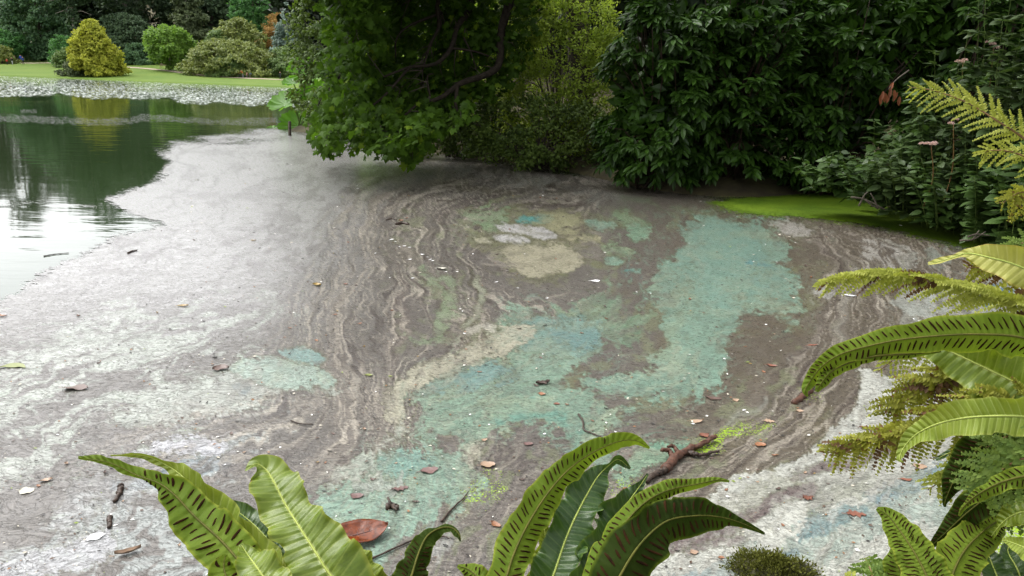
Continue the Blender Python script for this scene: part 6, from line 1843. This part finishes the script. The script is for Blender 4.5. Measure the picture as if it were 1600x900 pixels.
frond(f3, [(*B, 4, 0), (905, 960, .80, 40, -25), (930, 900, .83, 42, -25), (956, 850, .86, 38, -20), (985, 808, .90, 32, -10), (1015, 780, .93, 22, 0), (1050, 764, .96, 18, 10), (1090, 756, .99, 11, 10), (1120, 750, 1.01, 6, 5), (1140, 752, 1.02, 2, 0)], M['f_under'], under=True, seed=10, ruffle=0.14, fold=0.55, veins=46, sori=0.55, sori_span=(0.2, 0.82), label="bright frond with spore stripes, second of the arching pair")
frond(f3, [(*B, 4, 0), (890, 960, .88, 34, 30), (918, 900, .91, 40, 30), (945, 850, .94, 42, 25), (965, 810, .97, 38, 20), (985, 780, .99, 22, 20), (1002, 756, 1.01, 6, 20), (1012, 740, 1.02, 2, 10)], M['f_dark'], seed=11, ruffle=0.22, fold=0.2, veins=30)
frond(f3, [(*B, 4, 0), (940, 960, .78, 40, 10), (968, 900, .80, 50, 12), (1000, 850, .83, 50, 10), (1040, 815, .86, 44, 5), (1085, 806, .89, 34, 0), (1125, 808, .92, 22, -5), (1160, 818, .94, 9, -5), (1195, 834, .96, 2, 0)], M['f_under_dk'], under=True, seed=12, ruffle=0.15, fold=0.25, veins=40, sori=0.45, sori_span=(0.3, 0.85), label="dark drooping frond with a long pointed tip")
frond(f3, [(*B, 4, 0), (835, 960, .90, 26, 0), (845, 900, .94, 26, 20), (852, 850, .96, 20, 30), (850, 820, .97, 6, 30)], M['f_pale'], seed=13)
frond(f3, [(*B, 4, 0), (775, 965, .86, 24, 0), (755, 915, .88, 26, 0), (735, 892, .9, 16, 10), (715, 884, .91, 3, 10)], M['f_under'], under=True, seed=14, sori=0.4)
# ---- right-hand ferns
f4 = fern_root("large hart's tongue fern reaching in from the right with a long striped frond", 1760, 640, 0.84)
B = (1760, 640, 0.84)
frond(f4, [(*B, 5, 0), (1680, 560, .82, 52, 0), (1600, 528, .82, 56, -5), (1530, 522, .83, 50, -8), (1470, 524, .84, 44, -8), (1410, 530, .86, 36, -5), (1360, 540, .88, 32, 0), (1315, 553, .90, 26, 0), (1285, 572, .92, 22, 0), (1266, 596, .94, 15, 0), (1258, 610, .94, 8, 0), (1262, 620, .94, 2, 0)], M['f_under'], under=True, seed=20, ruffle=0.10, fold=0.3, veins=64, sori=0.66, sori_span=(0.06, 0.94), label="long arching frond with bold brown spore stripes drooping at its tip", wave=5, wide=0.66)
frond(f4, [(1470, 548, .855, 3, 0), (1420, 553, .87, 8, 0), (1370, 556, .88, 10, 0), (1330, 566, .90, 12, 0), (1300, 580, .915, 12, 0), (1284, 598, .925, 10, 0), (1276, 612, .93, 3, 0)], M['f_under'], under=True, seed=21, ruffle=0.1, fold=0.3, veins=30, sori=0.6, label="forked lower tip of the striped frond")
frond(f4, [(*B, 5, 0), (1690, 640, .92, 46, 0), (1630, 618, .94, 60, -5), (1570, 590, .97, 56, -10), (1520, 566, .99, 46, -10), (1475, 545, 1.01, 32, -10), (1435, 530, 1.03, 16, -10), (1400, 524, 1.04, 8, -5), (1385, 524, 1.05, 2, 0)], M['f_top'], seed=22, ruffle=0.14, fold=0.22, veins=30, label="broad glossy frond showing its upper side")
frond(f4, [(*B, 5, 0), (1700, 490, .92, 26, 0), (1640, 440, .95, 34, 0), (1590, 415, .97, 32, 0), (1545, 402, .99, 24, 5), (1512, 396, 1.01, 10, 20), (1490, 402, 1.02, 5, 40), (1470, 408, 1.03, 7, 40), (1450, 412, 1.04, 3, 40)], M['f_yel'], seed=23, ruffle=0.12, fold=0.22, veins=34, label="yellowing pale frond, uppermost at the right edge")
f5 = fern_root("hart's tongue fern at the right edge with a long pale hooked frond", 1770, 760, 0.82)
B = (1770, 760, 0.82)
frond(f5, [(*B, 5, 0), (1690, 670, .84, 34, 0), (1610, 652, .85, 36, 0), (1550, 650, .87, 34, 0), (1500, 654, .89, 30, 5), (1460, 664, .91, 26, 10), (1430, 680, .93, 17, 20), (1412, 700, .94, 9, 30), (1406, 716, .94, 6, 40), (1412, 722, .935, 2, 60)], M['f_pale'], seed=24, ruffle=0.14, fold=0.2, veins=40, label="long pale frond hooked down at its tip")
frond(f5, [(*B, 5, 0), (1690, 650, .92, 22, 0), (1630, 622, .95, 20, 0), (1580, 620, .97, 15, 0), (1540, 632, .99, 3, 0)], M['f_yel'], seed=25, veins=30)
frond(f5, [(*B, 5, 0), (1700, 690, .88, 34, 0), (1620, 672, .90, 40, 0), (1560, 682, .93, 36, 5), (1520, 710, .95, 30, 5), (1494, 745, .97, 22, 0), (1478, 780, .98, 6, 0), (1476, 792, .985, 2, 0)], M['f_under_dk'], under=True, seed=26, veins=44, sori=0.55, sori_span=(0.3, 0.95), label="dark frond hanging below the pale hooked one")
frond(f5, [(*B, 5, 0), (1680, 690, 1.0, 12, 0), (1600, 672, 1.02, 14, 10), (1540, 684, 1.04, 12, 10), (1495, 702, 1.05, 8, 10), (1462, 718, 1.06, 3, 10)], M['f_dark'], seed=27, veins=34)
frond(f5, [(*B, 5, 0), (1690, 740, .86, 26, 0), (1610, 740, .88, 32, -10), (1560, 765, .91, 30, -5), (1515, 798, .93, 26, 0), (1480, 830, .95, 15, 0), (1450, 858, .97, 2, 0)], M['f_under_dk'], under=True, seed=28, veins=44, sori=0.6, sori_span=(0.25, 0.95), label="dark frond with toothed edge pointing down left")
frond(f5, [(*B, 5, 0), (1690, 745, .82, 22, 0), (1620, 742, .82, 20, 0), (1570, 752, .83, 17, 10), (1530, 772, .85, 11, 20), (1506, 792, .87, 5, 20), (1498, 806, .88, 2, 20)], M['f_under'], under=True, seed=29, veins=44, sori=0.5, sori_span=(0.2, 0.9))
frond(f5, [(*B, 5, 0), (1700, 760, .95, 24, 10), (1600, 720, 1.02, 28, 20), (1550, 740, 1.05, 22, 20), (1510, 780, 1.07, 12, 20), (1484, 800, 1.08, 2, 20)], M['f_pale'], seed=35, veins=34)
f6 = fern_root("small hart's tongue fern in the lower right with upright striped fronds", 1470, 1010, 0.84)
B = (1470, 1010, 0.84)
frond(f6, [(*B, 5, 0), (1466, 945, .86, 38, 0), (1448, 900, .88, 40, 0), (1428, 862, .90, 34, 0), (1408, 832, .92, 28, 0), (1388, 806, .94, 16, 0), (1370, 794, .95, 3, 0)], M['f_under'], under=True, seed=30, ruffle=0.08, fold=0.2, veins=38, sori=0.6, sori_span=(0.12, 0.95), label="straight striped frond leaning left")
frond(f6, [(*B, 5, 0), (1430, 950, .90, 24, 0), (1412, 905, .92, 28, 0), (1400, 875, .93, 22, 0), (1394, 856, .94, 3, 0)], M['f_under'], under=True, seed=31, ruffle=0.08, veins=30, sori=0.6, label="shorter striped frond left of the straight one")
frond(f6, [(*B, 5, 0), (1480, 950, .86, 34, 0), (1488, 900, .88, 38, 0), (1506, 862, .90, 38, 0), (1534, 832, .92, 32, 0), (1562, 812, .94, 22, 5), (1590, 798, .96, 6, 20)], M['f_under'], under=True, seed=32, ruffle=0.14, fold=0.2, veins=40, sori=0.55, sori_span=(0.1, 0.85), label="broad striped frond leaning right")
f7 = fern_root("hart's tongue fern in the lower right corner with plain green fronds", 1660, 960, 0.80)
B = (1660, 960, 0.80)
frond(f7, [(*B, 5, 0), (1680, 860, .84, 24, 0), (1640, 808, .86, 30, 0), (1600, 800, .88, 26, 20), (1572, 812, .9, 14, 40), (1548, 840, .92, 8, 40), (1538, 860, .93, 2, 20)], M['f_top'], seed=33, ruffle=0.25)
frond(f7, [(*B, 5, 0), (1640, 930, .80, 22, 0), (1628, 880, .80, 26, 0), (1605, 858, .81, 20, 0), (1566, 842, .83, 3, 0)], M['f_pale'], seed=34, ruffle=0.12)
frond(f7, [(*B, 5, 0), (1580, 950, .90, 22, 0), (1560, 905, .92, 24, 10), (1548, 876, .94, 18, 20), (1538, 852, .95, 3, 20)], M['f_dark'], seed=36)
frond(f7, [(*B, 5, 0), (1610, 940, .92, 24, 0), (1590, 890, .94, 26, 10), (1575, 862, .96, 14, 20), (1580, 846, .97, 3, 20)], M['f_dark'], seed=37)
frond(f7, [(*B, 5, 0), (1540, 960, .90, 22, 0), (1515, 915, .92, 26, 0), (1500, 885, .94, 14, 0), (1492, 870, .95, 3, 0)], M['f_dark'], seed=38)

# ------------------------------------------------------------------ feathery ferns
def pin_mat(name, a, b_, odd=None):
    a = tuple(x * 0.75 for x in a[:3]) + (1,); b_ = tuple(x * 0.75 for x in b_[:3]) + (1,)
    return leaf_mat(name, a, b_, 0.6, 0.35, 0.25, odd=odd, odd_share=0.08, nscale=14)
M['p_yel'] = pin_mat('feathery_yellow', rgb(122, 132, 36), rgb(184, 188, 88))
M['p_olive'] = pin_mat('feathery_olive', rgb(104, 110, 30), rgb(164, 164, 58), odd=rgb(92, 60, 34))
M['p_green'] = pin_mat('feathery_green', rgb(78, 106, 40), rgb(136, 158, 72))
M['p_brown'] = pin_mat('feathery_brown', rgb(70, 48, 32), rgb(118, 88, 48))
def feather(parent, ctrl, npair, plen, mat, seed=0, roll=0, droop=0.3, fwd=0.5, sides=(-1, 1), brown_from=None, pin_w=1.0, rmat='stem_brown', start=0.05):
    """ctrl rows base to tip: px, py, depth; plen: longest pinna in px"""
    r = np.random.default_rng(seed + 900)
    q = smooth_path(np.array(ctrl, float), 60)
    pos = np.array([P(*a) for a in q]); t = nrmz(np.gradient(pos, axis=0)); v = nrmz(pos - CPOS)
    w = nrmz(np.cross(t, v)); n = -v
    ro = R(roll); w = w * math.cos(ro) + np.cross(w, t) * math.sin(ro)
    V, Fs = tube_arrays(pos, np.linspace(0.0028, 0.0006, 60), 6)
    rach = new_obj("frond", py_mesh("frond", V, Fs, True), M[rmat], parent)
    dmean = q[:, 2].mean()
    for k in range(npair):
        f = start + (0.985 - start) * k / (npair - 1)
        i = min(59, int(f * 59))
        for sd in sides:
            L = plen / F_PX * dmean * (math.sin(math.pi * min(1, (0.12 + 0.88 * (1 - f)) ** 0.75 * 0.62)) ** 0.9) * r.uniform(0.8, 1.1)
            if f > 0.9: L *= 1.1 - (f - 0.9) * 7
            if L < 0.004: continue
            d0 = nrmz(w[i] * sd + t[i] * fwd + r.normal(0, 0.12, 3) + np.array([0, 0, -droop * 0.5]))
            np_ = max(4, int(L / 0.0040))
            s = np.linspace(0, 1, np_)
            path = pos[i] + d0 * (s * L)[:, None] + np.array([0, 0, -droop]) * (L * s * s)[:, None] * 0.5
            dirp = nrmz(np.gradient(path, axis=0))
            nn = nrmz(n[i] + r.normal(0, 0.35, 3) + np.array([0, 0, 0.3]))
            lat = nrmz(np.cross(dirp, nn))
            wl = 0.0115 * pin_w * (1 - s * 0.7) * min(1, L / 0.045)
            P_, D_, N_, S_ = [], [], [], []
            for e in (-1, 1):
                P_.append(path); D_.append(lat * e + dirp * 0.55 + r.normal(0, 0.15, path.shape)); N_.append(nn + r.normal(0, 0.3, path.shape)); S_.append(wl * r.uniform(0.8, 1.2, np_))
            P_.append(path[:-1]); D_.append(np.diff(path, axis=0) / (L / (np_ - 1))); N_.append(np.tile(nn, (np_ - 1, 1))); S_.append(np.full(np_ - 1, L / (np_ - 1) * 1.25))
            VV, l, st = leaf_arrays(T_OVATE, np.concatenate(P_), np.concatenate(D_), np.concatenate(N_), np.concatenate(S_))
            mm = mat
            if brown_from and r.random() < brown_from: mm = M['p_brown']
            new_obj("pinna", np_mesh("pinna", VV, loops=l, starts=st, smooth=False), mm, rach)
def feather_root(label, px, py, d):
    return empty("feathery_fern", P(px, py, d), label, "fern", "feathery ferns at the right edge")
g1 = feather_root("yellow feathery fern arching in at the upper right before the weeds", 1760, 420, 1.25)
feather(g1, [(1760, 420, 1.25), (1680, 300, 1.27), (1610, 225, 1.3), (1560, 190, 1.32), (1510, 160, 1.35), (1460, 142, 1.38), (1420, 136, 1.40)], 24, 50, M['p_yel'], 1, roll=25, droop=0.35, fwd=1.1, pin_w=0.7)
feather(g1, [(1760, 420, 1.25), (1690, 330, 1.24), (1640, 270, 1.25), (1590, 240, 1.27), (1550, 235, 1.29), (1535, 240, 1.3)], 18, 36, M['p_yel'], 2, roll=30, droop=0.4, fwd=1.0, pin_w=0.7)
feather(g1, [(1760, 420, 1.25), (1700, 360, 1.22), (1650, 320, 1.23), (1600, 300, 1.24), (1565, 318, 1.25)], 18, 50, M['p_olive'], 3, roll=30, droop=0.6)
g2 = feather_root("yellowing feathery fern stretched flat over the mauve scum at right", 1760, 560, 1.05)
feather(g2, [(1760, 560, 1.05), (1660, 500, 1.07), (1580, 468, 1.09), (1510, 450, 1.11), (1440, 436, 1.13), (1380, 430, 1.15), (1320, 434, 1.17), (1276, 446, 1.19)], 34, 58, M['p_yel'], 4, roll=50, droop=0.5, fwd=1.3, brown_from=0.18)
feather(g2, [(1700, 530, 1.06), (1640, 470, 1.08), (1590, 440, 1.1), (1545, 420, 1.12), (1510, 418, 1.13)], 18, 44, M['p_olive'], 5, roll=20, droop=0.3, fwd=0.8, brown_from=0.3)
feather(g2, [(1700, 470, 1.2), (1640, 400, 1.25), (1600, 380, 1.28), (1570, 392, 1.3)], 14, 40, M['p_green'], 6, roll=20, droop=0.5)
g3 = feather_root("olive feathery fern below the striped frond at the right edge", 1780, 700, 0.98)
feather(g3, [(1780, 700, .98), (1680, 640, .99), (1600, 605, 1.0), (1540, 590, 1.02), (1490, 586, 1.04), (1450, 602, 1.06), (1410, 630, 1.08), (1378, 648, 1.1)], 30, 74, M['p_olive'], 7, roll=20, droop=0.55, fwd=0.8, brown_from=0.12)
feather(g3, [(1780, 700, .98), (1680, 660, .95), (1600, 632, .96), (1530, 636, .98), (1470, 652, 1.0), (1420, 672, 1.02), (1370, 688, 1.04), (1325, 700, 1.06), (1288, 708, 1.08)], 34, 70, M['p_olive'], 8, roll=30, droop=0.5, fwd=0.9, brown_from=0.08)
feather(g3, [(1780, 700, .98), (1680, 655, 1.02), (1590, 600, 1.04), (1530, 560, 1.06), (1470, 540, 1.09), (1420, 548, 1.1), (1372, 580, 1.12)], 26, 50, M['p_yel'], 9, roll=20, droop=0.5, fwd=0.9)
feather(g3, [(1780, 700, .98), (1690, 690, .93), (1620, 690, .95), (1560, 705, .98), (1500, 735, 1.0), (1450, 765, 1.02)], 26, 60, M['p_yel'], 10, roll=20, droop=0.5, fwd=0.9)
g4 = feather_root("fresh green feathery fern among the dark striped fronds at the right edge", 1790, 800, 0.84)
feather(g4, [(1790, 800, .84), (1700, 740, .83), (1640, 715, .84), (1590, 720, .86), (1545, 750, .88), (1520, 775, .9)], 24, 70, M['p_green'], 11, roll=10, droop=0.3)
feather(g4, [(1790, 800, .84), (1700, 700, .84), (1640, 670, .86), (1580, 680, .88), (1540, 700, .9)], 20, 56, M['p_green'], 12, roll=10, droop=0.4)
feather(g4, [(1790, 800, .84), (1720, 790, .85), (1650, 780, .87), (1600, 790, .89), (1560, 806, .91)], 18, 60, M['p_green'], 13, roll=10, droop=0.4)
g5 = feather_root("small bright green fern sprig at the bottom edge left of the striped fronds", 1370, 985, 0.9)
feather(g5, [(1370, 985, .9), (1368, 930, .92), (1362, 895, .94), (1352, 872, .96)], 16, 40, M['p_green'], 14, droop=0.2)
feather(g5, [(1370, 985, .9), (1380, 930, .92), (1386, 895, .94), (1388, 876, .96)], 16, 36, M['p_green'], 15, droop=0.2)
feather(g5, [(1370, 985, .9), (1345, 940, .92), (1330, 915, .93), (1318, 905, .94)], 14, 30, M['p_yel'], 16, droop=0.3)
